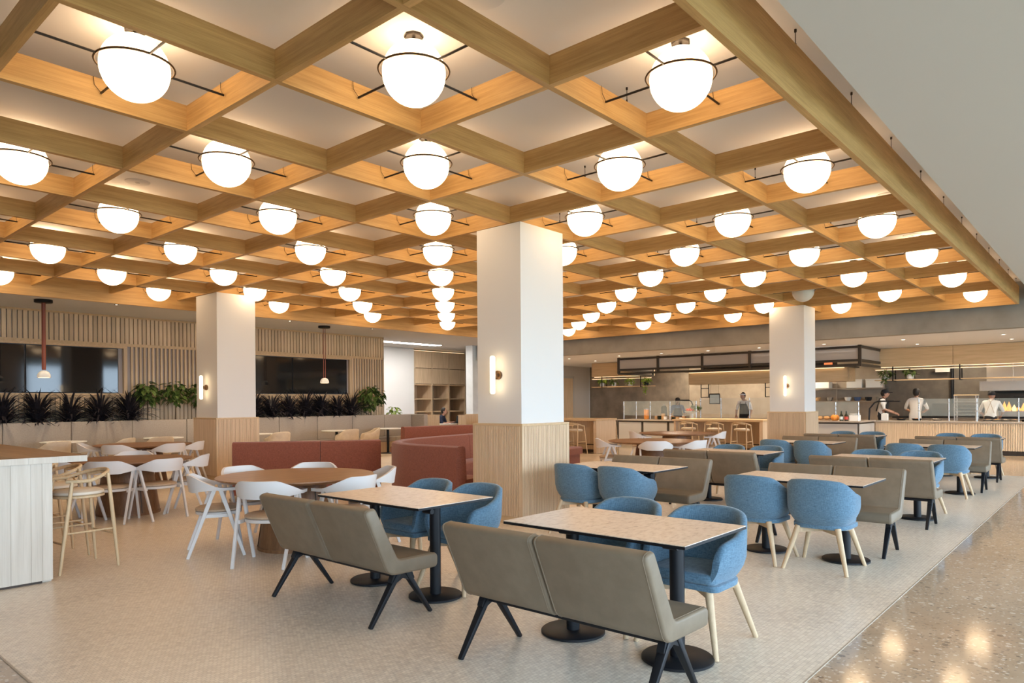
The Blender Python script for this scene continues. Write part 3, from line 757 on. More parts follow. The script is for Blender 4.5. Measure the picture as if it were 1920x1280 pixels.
def make_stool():
    t = thing('bar_stool', '', 'stool', group='ash bar stools')
    ft = {}
    for sx in (-1, 1):
        for sy in (-1, 1):
            topz = 0.86 if sx < 0 else 0.80
            a = (sx * 0.245, sy * 0.235, 0); b = (sx * (0.17 if sx < 0 else 0.13), sy * 0.205, topz)
            MB().tube([a, ((a[0] + b[0]) / 2, (a[1] + b[1]) / 2, topz / 2), b], [0.013, 0.018, 0.015], 10).build('leg', 'ash', t, smooth=0.8)
    pts = []
    for k in range(25):
        th = -2.35 + 4.7 * k / 24
        x = -0.235 * math.cos(th) - 0.0; y = 0.245 * math.sin(th)
        pts.append((x, y, 0.80 + 0.075 * max(0, math.cos(th)) + 0.005))
    MB().tube(pts, 0.0165, 10).build('arm_rail', 'ash', t, smooth=0.8)
    MB().tube([(p[0] * 0.985, p[1] * 0.985, p[2] - 0.028) for p in pts[8:17]], 0.013, 8).build('back_rail', 'ash', t, smooth=0.8)
    MB().lathe([(0.20, 0.645), (0.21, 0.65), (0.21, 0.665), (0.20, 0.67)], 28).build('seat_frame', 'ash', t, smooth=0.6)
    MB().lathe([(0.195, 0.67), (0.21, 0.68), (0.205, 0.70), (0.17, 0.715), (0.0, 0.72)], 28).build('seat_pad', 'seat_cream', t, smooth=0.8)
    for z, s in ((0.30, 0.82), (0.24, 0.85)):
        for sy in (-1, 1): MB().tube([(-0.245 * s, sy * 0.232 * s ** 0.3, z + 0.05), (0.222 * s, sy * 0.226 * s ** 0.3, z + 0.05)], 0.009, 8).build('side_stretcher', 'ash', t, smooth=0.8)
        break
    MB().tube([(0.205, -0.222, 0.26), (0.205, 0.222, 0.26)], 0.010, 8).build('foot_rail', 'ash', t, smooth=0.8)
    MB().tube([(-0.215, -0.222, 0.30), (-0.215, 0.222, 0.30)], 0.009, 8).build('rear_stretcher', 'ash', t, smooth=0.8)
    return t
ST = Stamp(make_stool())
for k, (v, wd) in enumerate(((7.22, 'nearest one'), (7.95, 'second one, behind it'), (8.68, 'third one, mostly hidden'))):
    ST.put((2.20, v, 0), PI + 0.08 * (k == 0), 'ash bar stool with cream seat at the whitewashed bar, %s' % wd)
for k, v in enumerate((11.75, 12.5, 13.25)):
    ST.put((16.18, v, 0), 0, 'ash bar stool at the oak bar left of the grey counter, %s from the aisle' % ORD[k])
ST.put((18.4, 12.15, 0), PI, 'ash bar stool on the far side of the oak bar left of the grey counter')
for k, v in enumerate((7.95, 8.75, 9.55)):
    ST.put((18.75, v, 0), 0, 'ash bar stool at the oak bar by the kitchen column, %s from the column' % ORD[k])

# ------------------------------------------------------------------ red booths
def booth(name, label, path, h, thick, seat_side, splits, seat=True):
    # upholstered back following a plan path; seat_side +1: seat to the left of the path direction
    t = thing(name, label, 'booth', (0, 0, 0), group='terracotta upholstered booths')
    P = [Vector(p) for p in path]; n = len(P); nor = []
    for i in range(n):
        d = (P[min(i + 1, n - 1)] - P[max(i - 1, 0)]).normalized(); nor.append(Vector((-d.y, d.x)) * seat_side)
    cuts = [0] + splits + [n - 1]
    for a, b in zip(cuts[:-1], cuts[1:]):
        rows = []
        for i in range(a, b + 1):
            p, q = P[i], nor[i]
            if i == a and a > 0: p = p + (P[i + 1] - P[i]).normalized() * 0.006
            prof = [(0, 0.06), (0, h - 0.045), (0.012, h - 0.015), (0.045, h), (thick - 0.045, h), (thick - 0.012, h - 0.015), (thick, h - 0.045), (thick + 0.05, 0.06)]
            rows.append([(p.x + q.x * w, p.y + q.y * w, z) for w, z in prof])
        m = MB(); m.grid(rows, closed_u=True); k = 8
        m.f.append(tuple(range(k))); m.mi.append(0); m.f.append(tuple(range((len(rows) - 1) * k, len(rows) * k))); m.mi.append(0)
        m.build('back_panel', 'red_fabric', t, smooth=0.7)
        if seat:
            rows = []
            for i in range(a, b + 1):
                p, q = P[i], nor[i]
                prof = [(thick, 0.30), (thick, 0.45), (thick + 0.42, 0.46), (thick + 0.47, 0.43), (thick + 0.47, 0.30)]
                rows.append([(p.x + q.x * w, p.y + q.y * w, z) for w, z in prof])
            m = MB(); m.grid(rows, closed_u=True); k = 5
            m.f.append(tuple(range(k))); m.mi.append(0); m.f.append(tuple(range((len(rows) - 1) * k, len(rows) * k))); m.mi.append(0)
            m.build('seat_cushion', 'red_fabric', t, smooth=0.7)
    rows = []
    for i in range(n):
        p, q = P[i], nor[i]
        rows.append([(p.x + q.x * w, p.y + q.y * w, z) for w, z in ((0.02, 0), (0.02, 0.30), (thick + 0.40, 0.30), (thick + 0.40, 0))] if seat else [(p.x + q.x * w, p.y + q.y * w, z) for w, z in ((0.02, 0), (0.02, 0.06), (thick, 0.06), (thick, 0))])
    m = MB(); m.grid(rows, closed_u=True); m.f.append((0, 1, 2, 3)); m.mi.append(0); m.f.append(tuple((n - 1) * 4 + k for k in range(4))); m.mi.append(0)
    m.build('base', 'red_fabric', t)
    return t
def smooth_path(ctrl, n=8):
    out = []
    C = [ctrl[0]] + list(ctrl) + [ctrl[-1]]
    for i in range(1, len(C) - 2):
        p0, p1, p2, p3 = [Vector(C[j]) for j in (i - 1, i, i + 1, i + 2)]
        for k in range(n):
            u = k / n
            q = 0.5 * ((2 * p1) + (-p0 + p2) * u + (2 * p0 - 5 * p1 + 4 * p2 - p3) * u * u + (-p0 + 3 * p1 - 3 * p2 + p3) * u ** 3)
            out.append((q.x, q.y))
    out.append(ctrl[-1])
    return out
booth('red_booth', 'terracotta booth with a long straight back behind the nearest round table', smooth_path([(5.22, 10.26), (5.75, 9.82), (6.22, 9.42), (6.62, 9.14), (7.02, 8.93)]), 0.90, 0.16, 1, [16])
booth('curved_booth', 'terracotta booth curving round a corner beside the middle column', smooth_path([(6.45, 6.62), (6.44, 7.3), (6.55, 7.95), (6.95, 8.55), (7.7, 8.95), (9.2, 9.3), (11.0, 9.62), (13.0, 9.95)]), 0.90, 0.17, -1, [24, 40, 48])
booth('far_booth', 'terracotta booth farthest back, in front of the study desks', smooth_path([(10.6, 12.6), (12.0, 12.4), (13.6, 12.0), (15.2, 11.6)]), 0.93, 0.16, 1, [12], True)
bt = thing('booth_table', 'small pale table inside the curved terracotta booth', 'table', (8.6, 7.5, 0))
MB().box(-0.55, 0.55, -0.38, 0.38, 0.72, 0.74).build('table_top', 'pale_ash', bt, bev=0.004)
MB().tube([(0, 0, 0.02), (0, 0, 0.72)], 0.04, 16).build('pedestal', 'black_metal', bt, smooth=0.7)
MB().lathe([(0.24, 0), (0.24, 0.02), (0, 0.024)], 32).build('base_disc', 'black_metal', bt, smooth=0.7)

# ------------------------------------------------------------------ lounge banquette, planter, plants, tables
bq = thing('banquette', 'long beige banquette under the wall screens', 'banquette', (0, 0, 0))
BV = 17.30
us = [0.2, 1.4, 2.65, 3.9, 5.15, 6.4, 7.65, 8.9, 10.15, 11.35, 12.55, 13.75, 14.85]
for k in range(len(us) - 1):
    MB().box(us[k] + 0.004, us[k + 1] - 0.004, BV, BV + 0.16, 0.45, 1.125).build('back_panel', 'banquette_cloth', bq, bev=0.02, seg=3, smooth=0.7)
    MB().box(us[k] + 0.004, us[k + 1] - 0.004, BV - 0.55, BV, 0.32, 0.46).build('seat_cushion', 'banquette_cloth', bq, bev=0.025, seg=3, smooth=0.7)
MB().box(0.2, 14.85, BV - 0.50, BV + 0.14, 0.0, 0.32).build('base', 'oak_panel', bq)
MB().box(14.86, 15.02, BV - 0.6, BV + 0.16, 0.0, 1.125).build('end_wing', 'banquette_cloth', bq, bev=0.03, seg=3, smooth=0.7)
pl = thing('planter', 'long pale planter trough behind the banquette', 'planter', (0, 0, 0))
MB().box(0.2, 14.9, BV + 0.18, WV - 0.06, 0.0, 0.98).build('trough', 'planter_white', pl)
MB().box(0.25, 14.85, BV + 0.22, WV - 0.10, 0.98, 1.0).build('soil_bed', 'soil', pl)

def blade_plant(seed, n, h):
    rnd = random.Random(seed); m = MB()
    for k in range(n):
        az = rnd.uniform(0, 2 * PI); el = rnd.uniform(0.45, 1.5); L = h * rnd.uniform(0.75, 1.1); w = rnd.uniform(0.019, 0.031)
        d = Vector((math.cos(az), math.sin(az), 0)); s = Vector((-d.y, d.x, 0))
        rows = []; z0 = rnd.uniform(0.0, 0.16)
        for j in range(5):
            u = j / 4
            e = el - 0.55 * u * u * (1.5 - el * 0.6)
            p = d * (L * u * math.cos(e)) * 0.95 + Vector((0, 0, z0 + L * u * math.sin(max(e, 0.05))))
            ww = w * (0.5 + 1.6 * u) * (1 - u) ** 0.7 + 0.001
            rows.append([tuple(p - s * ww), tuple(p + Vector((0, 0, -0.25 * ww))), tuple(p + s * ww)])
        m.grid(rows)
    return m
def make_blade(seed, n, h):
    t = thing('cordyline_plant', '', 'plant', group='dark spiky plants in the planter')
    blade_plant(seed, n, h).build('foliage', 'leaf_dark', t, kind='stuff')
    MB().tube([(0, 0, -0.05), (0, 0, 0.18)], [0.03, 0.02], 8).build('stem', 'bark', t)
    return t
bl = [Stamp(make_blade(3, 150, 0.82)), Stamp(make_blade(11, 130, 0.76)), Stamp(make_blade(23, 140, 0.86))]
bi = 0
grpA = [2.75, 3.35, 3.98, 4.62, 5.25, 5.85, 6.48]
for k, u in enumerate(grpA):
    bl[bi % 3].put((u, 17.7, 1.0), random.uniform(0, 6), 'dark spiky plant below the window-reflecting screens, %s from the leafy shrubs' % ORD[len(grpA) - 1 - k]); bi += 1
grpB = [9.1, 9.62, 10.15, 10.7, 11.22, 11.75, 12.3, 12.8]
for k, u in enumerate(grpB):
    bl[bi % 3].put((u, 17.7, 1.0), random.uniform(0, 6), 'dark spiky plant below the black screens right of the column, %s from the wall end' % ORD[len(grpB) - 1 - k]); bi += 1
def leafy(seed, n, rad, ctr, leaf=0.10, mat='leaf_green', stem=True):
    rnd = random.Random(seed); m = MB()
    for k in range(n):
        while True:
            q = Vector((rnd.uniform(-1, 1), rnd.uniform(-1, 1), rnd.uniform(-1, 1)))
            if 0.25 < q.length < 1: break
        c = Vector(ctr) + Vector((q.x * rad[0], q.y * rad[1], q.z * rad[2]))
        az = math.atan2(q.y, q.x) + rnd.uniform(-0.7, 0.7); dp = rnd.uniform(-0.9, 0.35)
        d = Vector((math.cos(az) * math.cos(dp), math.sin(az) * math.cos(dp), math.sin(dp))); s = d.cross(Vector((0, 0, 1))).normalized(); L = leaf * rnd.uniform(0.8, 1.5); up = s.cross(d)
        rows = []
        for u, w in ((0, 0.02), (0.3, 0.30), (0.6, 0.28), (1, 0.01)):
            p = c + d * (L * u) - Vector((0, 0, 0.25 * L * u * u))
            rows.append([tuple(p - s * w * L + up * w * L * 0.3), tuple(p), tuple(p + s * w * L + up * w * L * 0.3)])
        m.grid(rows)
    return m
def shrub(u, v, z, seed, rad, ctr, label, n=110, leaf=0.15, mat='leaf_green', stems=((0, 0),)):
    t = thing('leafy_shrub', label, 'plant', (u, v, z), group='green shrubs in the planter')
    leafy(seed, n, rad, ctr, leaf, mat).build('foliage', mat, t, kind='stuff')
    for sx, sy in stems:
        MB().tube([(sx, sy, -0.05), (sx + 0.02, sy, ctr[2] * 0.5), (sx * 0.4, 0, ctr[2] + rad[2] * 0.4)], [0.014, 0.012, 0.006], 6).build('stem', 'bark', t)
    return t
shrub(6.85, 17.62, 1.0, 31, (0.27, 0.15, 0.28), (0, 0, 0.76), 'green leafy shrub next to the last dark spiky plant, left of the column')
shrub(7.50, 17.62, 1.0, 37, (0.28, 0.15, 0.30), (0, 0, 0.76), 'middle green leafy shrub in front of open slats')
shrub(8.15, 17.62, 1.0, 41, (0.27, 0.15, 0.30), (0, 0, 0.78), 'green leafy shrub touching the edge of the column')
shrub(13.45, 17.62, 1.0, 47, (0.48, 0.18, 0.36), (0.05, 0, 0.66), 'big bright green shrub at the end of the slatted wall', 170, 0.16)
shrub(14.5, 17.75, 0.9, 53, (0.18, 0.18, 0.22), (0, 0, 0.30), 'small bright green plant past the corner of the slatted wall', 60, 0.13, 'leaf_lime')

def make_lounge_table():
    t = thing('lounge_table', '', 'table', group='round white lounge tables')
    MB().lathe([(0.0, 0.715), (0.40, 0.715), (0.42, 0.73), (0.415, 0.74), (0.0, 0.74)], 48).build('table_top', 'white_ware', t, smooth=0.6)
    MB().tube([(0, 0, 0.02), (0, 0, 0.715)], 0.04, 16).build('pedestal', 'black_metal', t, smooth=0.7)
    MB().lathe([(0.24, 0), (0.24, 0.015), (0.0, 0.02)], 32).build('base_disc', 'black_metal', t, smooth=0.7)
    return t
LT = Stamp(make_lounge_table()); LC = Stamp(make_tub('cream_leather', 'lounge_chair', 'beige tub chairs in the lounge'))
for u, wd in ((4.75, 'seen above the wooden bar'), (6.75, 'just left of the lounge column'), (9.0, 'just right of the lounge column'), (11.4, 'under the black screens'), (13.2, 'near the end of the banquette')):
    LT.put((u, 16.45, 0), 0, 'round white table at the banquette, %s' % wd)
for u, v, rz, wd in ((4.30, 15.55, PI / 2 + 0.3, 'back to camera behind the wooden bar'), (5.55, 15.75, PI / 2 + 0.7, 'between the two tables left of the column'), (6.35, 15.75, PI / 2, 'behind the farthest left round table'), (7.45, 15.85, PI * 0.75, 'beside the lounge column, left of it'),
                     (9.15, 15.7, PI / 2, 'right of the lounge column'), (11.25, 15.75, PI / 2, 'in the middle of the lounge'), (12.05, 15.85, PI * 0.85, 'turned sideways in the lounge'), (13.75, 15.9, PI * 0.6, 'nearest the end of the banquette')):
    LC.put((u, v, 0), rz, 'beige tub chair %s' % wd)

# pendants
def pendant(u, v, style, label):
    t = thing('dome_pendant', label, 'lamp', (u, v, 0), group='dome pendants over the lounge')
    MB().lathe([(0.0, SOFF), (0.16, SOFF), (0.16, SOFF - 0.055), (0.15, SOFF - 0.06), (0, SOFF - 0.06)], 32).build('ceiling_cup', 'black_metal', t, smooth=0.6)
    if style == 'tube':
        MB().tube([(0, 0, 2.20), (0, 0, SOFF - 0.06)], 0.036, 14).build('tube_stem', 'terracotta_tube', t, smooth=0.7)
    else:
        for s in (-0.03, 0.03): MB().tube([(s, 0, 2.18), (s, 0, SOFF - 0.06)], 0.009, 8).build('rod_stem', 'terracotta_tube', t, smooth=0.7)
    prof = [(0.118 * math.cos(k * PI / 2 / 8), 2.06 + 0.13 * math.sin(k * PI / 2 / 8)) for k in range(9)]
    MB().lathe([(0.118, 2.045)] + prof, 32).build('dome_shade', 'white_ware', t, smooth=0.8)
    MB().lathe([(0.0, 2.041), (0.10, 2.041), (0.10, 2.045)], 24).build('diffuser', 'led_strip', t)
pendant(4.36, 16.26, 'tube', 'white dome pendant on a thick red tube before the screens')
pendant(10.98, 16.39, 'rods', 'white dome pendant on twin thin rods before the black screens')
for k, (u, v) in enumerate(((3.0, 15.95), (5.6, 15.95), (8.3, 15.95), (9.7, 16.0), (12.3, 16.0))):  # row added to brighten the lounge; few of its fixtures are known
    o = thing('lounge_fill_downlight', 'small added fill downlight over the lounge banquette, %s from the left' % ORD[k], 'light', (u, v, SOFF), group='added fill downlights in the lounge')
    MB().lathe([(0.0, -0.004), (0.03, -0.004), (0.03, 0)], 16).build('lens', 'downlight_lens', o); MB().lathe([(0.03, 0), (0.031, -0.008), (0.045, -0.006), (0.047, 0)], 16).build('rim', 'black_metal', o)
    ld = bpy.data.lights.new('downlight_beam', 'SPOT'); ld.energy = 110; ld.color = (1, 0.80, 0.56); ld.spot_size = 2.4; ld.spot_blend = 0.9; ld.shadow_soft_size = 0.05
    lo = bpy.data.objects.new('downlight_beam', ld); COL.objects.link(lo); lo.parent = o; lo.location = (0, 0, -0.03)
# linear light in the lounge ceiling past the slat wall
o = MB().box(14.9, 17.6, 18.75, 19.15, SOFF - 0.012, SOFF).build('linear_light', 'led_panel'); tag(o, 'bright linear ceiling light past the end of the slatted wall', 'light')
MB().box(14.85, 17.65, 18.70, 18.75, SOFF - 0.016, SOFF).box(14.85, 17.65, 19.15, 19.20, SOFF - 0.016, SOFF).build('light_trim', 'white_paint', o)

# ------------------------------------------------------------------ back study area: shelves, desks, seated person
sh = thing('shelf_cabinet', 'tall oak shelving wall with open cubbies behind the desks', 'shelving', (17.84, 21.1, 0))
for k in range(4): MB().box(k * 0.93, k * 0.93 + 0.05, -0.45, 0.5, 0, 3.5).build('upright', 'oak_panel', sh)
for k in range(3):
    for z in (0.05, 0.60, 1.12, 1.62, 2.18): MB().box(k * 0.93 + 0.05, k * 0.93 + 0.93, -0.44, 0.5, z, z + 0.04).build('shelf', 'oak_side', sh)
    for z0, z1 in ((2.24, 2.84), (2.86, 3.48)): MB().box(k * 0.93 + 0.055, k * 0.93 + 0.925, -0.45, -0.42, z0, z1).build('door', 'oak_panel', sh)
    MB().box(k * 0.93 + 0.05, k * 0.93 + 0.93, 0.42, 0.45, 0.05, 2.2).build('back_board', 'oak_panel', sh)
MB().box(0, 2.84, -0.45, 0.5, 3.48, 3.52).build('top_board', 'oak_side', sh)
MB().box(0.05, 2.80, -0.40, -0.36, 3.525, 3.54).build('light_strip', 'led_strip', sh)
part1 = thing('desk_partition', 'low oak partition left of the seated person', 'partition', (14.9, 17.42, 0))
MB().box(0.16, 1.25, 0, 0.06, 0, 1.06).build('panel', 'oak_panel', part1); MB().box(1.25, 1.29, 0, 0.5, 0, 1.06).build('return_panel', 'oak_panel', part1); MB().box(0.16, 1.29, -0.01, 0.07, 1.06, 1.085).build('cap_rail', 'oak_side', part1)
part2 = thing('desk_partition', 'low oak partition right of the desk, against the column edge', 'partition', (17.05, 17.0, 0))
MB().box(0, 0.9, 0, 0.06, 0, 1.06).build('panel', 'oak_panel', part2); MB().box(0, 0.04, 0.06, 0.4, 0, 1.06).build('return_panel', 'oak_panel', part2); MB().box(0, 0.9, -0.01, 0.07, 1.06, 1.085).build('cap_rail', 'oak_side', part2)
dk = thing('study_desk', 'white-topped desk where the person sits working', 'desk', (16.6, 17.55, 0))
MB().box(-0.35, 0.9, -0.02, 0.45, 0.73, 0.76).build('desk_top', 'white_ware', dk); MB().box(-0.34, -0.30, 0.0, 0.43, 0, 0.73).build('side_panel', 'oak_panel', dk); MB().box(0.85, 0.89, 0.0, 0.43, 0, 0.73).build('side_panel', 'oak_panel', dk); MB().box(-0.30, 0.85, 0.0, 0.02, 0.3, 0.73).build('modesty_panel', 'oak_panel', dk)
lp = thing('laptop', 'open black laptop on the study desk', 'laptop', (17.3, 17.75, 0.76))
MB().box(-0.12, 0.12, -0.17, 0.17, 0, 0.015).build('keyboard_deck', 'black_metal', lp); MB().bar((0.13, 0, 0.01), (0.20, 0, 0.25), 0.34, 0.012, up=(1, 0, 0)).build('lid', 'black_metal', lp)

# ------------------------------------------------------------------ people
def capsule_person(name, label, loc, rz, J, mats, scale=1.0, extras=()):
    """J: joint name -> position (facing +x); the body grows from the joints as one skinned surface."""
    sk, shirt, trous = mats
    bones = [('pelvis', 'belly', 1), ('belly', 'chest', 1), ('chest', 'neck', 1), ('neck', 'skull', 0)]
    for s in 'lr':
        bones += [('chest', 'sho' + s, 1), ('sho' + s, 'elb' + s, 1), ('elb' + s, 'wri' + s, 0), ('pelvis', 'hip' + s, 2), ('hip' + s, 'kne' + s, 2), ('kne' + s, 'ank' + s, 2), ('ank' + s, 'toe' + s, 2)]
    R = dict(pelvis=0.135, belly=0.125, chest=0.135, neck=0.052, skull=0.05, sho=0.072, elb=0.043, wri=0.027, hip=0.088, kne=0.056, ank=0.042, toe=0.035)
    names = list(J); idx = {n_: i for i, n_ in enumerate(names)}
    me = bpy.data.meshes.new('skeleton'); me.from_pydata([J[n_] for n_ in names], [(idx[a], idx[b]) for a, b, _ in bones], [])
    ob = bpy.data.objects.new('skeleton', me); COL.objects.link(ob)
    md = ob.modifiers.new('skin', 'SKIN'); sub = ob.modifiers.new('sub', 'SUBSURF'); sub.levels = 1; sub.render_levels = 1
    if not me.skin_vertices: me.attributes.new('skin', 'FLOAT2', 'POINT')
    for n_ in names:
        r = R[n_ if n_ in R else n_[:3]]; d = me.skin_vertices[0].data[idx[n_]]
        d.radius = (r, r * (1.22 if n_ in ('chest', 'belly', 'pelvis') else 1.0)); d.use_root = n_ == 'pelvis'
    dg = bpy.context.evaluated_depsgraph_get(); dg.update()
    bme = bpy.data.meshes.new_from_object(ob.evaluated_get(dg)); bpy.data.objects.remove(ob)
    V = [v.co.copy() for v in bme.vertices]; m = MB()
    mi = []
    for p in bme.polygons:
        c = p.center; best = None
        for a, b, k in bones:
            A, B = Vector(J[a]), Vector(J[b]); d = B - A; u = max(0, min(1, (c - A).dot(d) / max(d.length_squared, 1e-9))); ds = (A + d * u - c).length
            if best is None or ds < best[0]: best = (ds, k)
        mi.append(best[1])
    m.v = [tuple(v) for v in V]; m.f = [tuple(p.vertices) for p in bme.polygons]; m.mi = mi
    hd = Vector(J['skull']) + Vector((0.015, 0, 0.06))
    m.ball(hd, 0.098, 16, 12, (1.02, 0.80, 1.22), 0)
    m.ball(hd + Vector((0.10, 0, -0.005)), 0.016, 8, 6, (1.2, 0.8, 1.4), 0)      # nose
    for s in (-1, 1):
        m.ball(hd + Vector((0.0, s * 0.08, -0.005)), 0.02, 8, 6, (0.8, 0.4, 1.4), 0)  # ears
        m.ball(hd + Vector((0.086, s * 0.033, 0.012)), 0.011, 8, 6, (0.6, 1, 0.8), 3)  # eyes
    m.ball(hd + Vector((0.09, 0, -0.05)), 0.02, 8, 6, (0.4, 1.2, 0.35), 4)       # mouth
    for s in 'lr':                                                               # hands: palm, four fingers, thumb
        w = Vector(J['wri' + s]); e = Vector(J['elb' + s]); d = (w - e).normalized(); a = d.cross(Vector((0, 0, 1)))
        a = a.normalized() if a.length > 0.1 else Vector((0, 1, 0)); b = a.cross(d)
        m.bar(w - d * 0.01, w + d * 0.085, 0.06, 0.03, 0.075, 0.026, up=b, mi=0)
        for k in range(4):
            r0 = w + d * 0.08 + a * (k - 1.5) * 0.019; L = (0.062, 0.075, 0.07, 0.055)[k]
            m.tube([r0, r0 + d * L * 0.55 - b * 0.006, r0 + d * L - b * 0.028], [0.0095, 0.009, 0.007], 6, mi=0)
        sg = 1 if s == 'l' else -1
        m.tube([w + d * 0.02 + a * sg * 0.03, w + d * 0.05 + a * sg * 0.055 - b * 0.008, w + d * 0.085 + a * sg * 0.058 - b * 0.02], [0.012, 0.011, 0.008], 6, mi=0)
    o = thing(name, label, 'person', loc, rz); o.scale = (scale,) * 3
    m.build('body', [sk, shirt, trous, 'hair_dark', 'tomato' if False else sk], o, smooth=1.2)
    for kind, mt in extras:
        x = MB()
        if kind == 'hair':
            x.ball(hd + Vector((-0.022, 0, 0.022)), 0.104, 14, 10, (0.98, 0.86, 1.15)); x.build('hair', mt, o, smooth=1.2)
        elif kind == 'long_hair':
            x.ball(hd + Vector((-0.025, 0, 0.02)), 0.106, 14, 10, (0.98, 0.90, 1.2)); x.ball(hd + Vector((-0.05, 0, -0.09)), 0.08, 12, 8, (0.7, 1.05, 1.2)); x.build('hair', mt, o, smooth=1.2)
        elif kind == 'cap':
            x.lathe([(0.103, 0.0), (0.105, 0.03), (0.095, 0.07), (0.06, 0.10), (0.0, 0.11)], 20, tuple(hd + Vector((-0.005, 0, 0.035))), sy=0.88)
            x.box(hd.x + 0.06, hd.x + 0.19, hd.y - 0.07, hd.y + 0.07, hd.z + 0.035, hd.z + 0.05); x.build('cap', mt, o, smooth=0.8)
        elif kind == 'beanie':
            x.lathe([(0.106, 0.0), (0.108, 0.04), (0.095, 0.085), (0.06, 0.115), (0.0, 0.125)], 20, tuple(hd + Vector((-0.008, 0, 0.01))), sy=0.88); x.build('beanie', mt, o, smooth=0.8)
        elif kind == 'visor':
            x.lathe([(0.104, 0.0), (0.108, 0.0), (0.108, 0.04), (0.104, 0.04)], 20, tuple(hd + Vector((0, 0, 0.04))), sy=0.86)
            x.box(hd.x + 0.07, hd.x + 0.18, hd.y - 0.07, hd.y + 0.07, hd.z + 0.04, hd.z + 0.05); x.build('visor', mt, o, smooth=0.8)
        elif kind == 'apron':
            ch, bl_, pv = Vector(J['chest']), Vector(J['belly']), Vector(J['pelvis']); rows = []
            for p, w, off in ((ch + Vector((0, 0, 0.05)), 0.12, 0.17), (bl_ + Vector((0, 0, 0.03)), 0.17, 0.155), (pv, 0.19, 0.165), (pv + Vector((0.02, 0, -0.40)), 0.20, 0.15)):
                rows.append([(p.x + off - abs(k) * abs(k) * 0.06, p.y + k * w, p.z) for k in (-1, -0.5, 0, 0.5, 1)])
            x.grid(rows); rows2 = [[(q[0] + 0.008, q[1], q[2]) for q in r] for r in rows]; x.grid(rows2)
            x.build('apron', mt, o, smooth=1.0)
            y = MB()
            for s in (-1, 1): y.tube([(ch.x + 0.16, s * 0.10, ch.z + 0.05), (ch.x + 0.03, s * 0.07, ch.z + 0.20), (ch.x - 0.09, s * 0.02, ch.z + 0.16), (bl_.x - 0.15, -s * 0.10, bl_.z)], 0.009, 6)
            y.build('apron_strap', mt, o, smooth=0.8)
    return o
def stand(lean=0.0, le=None, lw=None, re=None, rw=None):
    J = dict(pelvis=(0, 0, 0.95), belly=(lean * 0.25, 0, 1.10), chest=(lean * 0.7, 0, 1.30), neck=(lean * 1.1, 0, 1.47), skull=(lean * 1.35 + 0.02, 0, 1.55))
    for s, sg, el, wr in (('l', 1, le, lw), ('r', -1, re, rw)):
        J['sho' + s] = (lean, sg * 0.185, 1.40)
        J['elb' + s] = el or (lean + 0.02, sg * 0.25, 1.12); J['wri' + s] = wr or (lean + 0.22, sg * 0.20, 1.02)
        J['hip' + s] = (0, sg * 0.095, 0.90); J['kne' + s] = (0.02, sg * 0.10, 0.50); J['ank' + s] = (-0.01, sg * 0.10, 0.09); J['toe' + s] = (0.14, sg * 0.12, 0.035)
    return J
J = stand(0.06, (0.10, 0.27, 1.13), (0.34, 0.16, 1.0), (0.10, -0.27, 1.13), (0.34, -0.14, 0.98))
capsule_person('person', 'kitchen worker with dark hair and navy top bending behind the salad counter', (22.55, 11.9, 0), PI + 0.5, J, ('skin_deep', 'cloth_blue', 'cloth_navy'), 0.92, [('long_hair', 'hair_dark'), ('cap', 'hair_dark'), ('apron', 'cloth_navy')])
J = stand(0.16, (0.16, 0.27, 1.14), (0.26, 0.24, 0.94), (0.16, -0.27, 1.14), (0.26, -0.24, 0.94))
capsule_person('person', 'cook in white shirt, visor and dark apron facing the room', (24.2, 10.1, 0), PI, J, ('skin', 'cloth_white', 'cloth_black'), 1.02, [('hair', 'hair_dark'), ('visor', 'cloth_white'), ('apron', 'cloth_black')])
J = stand(0.05, (0.09, 0.26, 1.16), (0.33, 0.22, 1.06), (0.09, -0.26, 1.16), (0.34, -0.18, 1.05))
capsule_person('person', 'cook in black cap and white shirt standing in profile beside the canopy', (23.5, 5.55, 0), -PI / 2 + 0.15, J, ('skin', 'cloth_white', 'cloth_black'), 1.03, [('hair', 'hair_dark'), ('cap', 'cloth_black'), ('apron', 'cloth_black')])
J = stand(0.10, (0.16, 0.29, 1.15), (0.40, 0.20, 1.08), (0.16, -0.29, 1.15), (0.40, -0.16, 1.08))
capsule_person('person', 'cook in white jacket seen from behind, left of the black pipe', (23.8, 4.70, 0), 0.0, J, ('skin', 'cloth_white', 'cloth_white'), 1.04, [('hair', 'hair_dark'), ('cap', 'hair_dark')])
J = stand(0.18, (0.22, 0.29, 1.14), (0.44, 0.22, 1.02), (0.22, -0.29, 1.14), (0.44, -0.20, 1.02))
capsule_person('person', 'cook in black beanie with crossed tan apron straps before the oven fire', (24.0, 2.84, 0), 0.0, J, ('skin', 'cloth_white', 'cloth_black'), 0.98, [('beanie', 'cloth_black'), ('apron', 'cloth_tan')])
J = dict(pelvis=(0, 0, 0.52), belly=(0.03, 0, 0.68), chest=(0.10, 0, 0.88), neck=(0.16, 0, 1.05), skull=(0.20, 0, 1.12))
for s, sg in (('l', 1), ('r', -1)):
    J['sho' + s] = (0.13, sg * 0.185, 0.98); J['elb' + s] = (0.22, sg * 0.25, 0.74); J['wri' + s] = (0.44, sg * 0.16, 0.79)
    J['hip' + s] = (0.02, sg * 0.095, 0.50); J['kne' + s] = (0.43, sg * 0.11, 0.50); J['ank' + s] = (0.42, sg * 0.11, 0.09); J['toe' + s] = (0.57, sg * 0.12, 0.035)
capsule_person('person', 'seated person in navy top bent over the study desk', (16.95, 18.3, 0), -PI / 3, J, ('skin', 'cloth_navy', 'cloth_navy'), 1.0, [('hair', 'hair_dark')])
st = thing('desk_stool', 'low stool under the seated person', 'stool', (16.95, 18.3, 0))
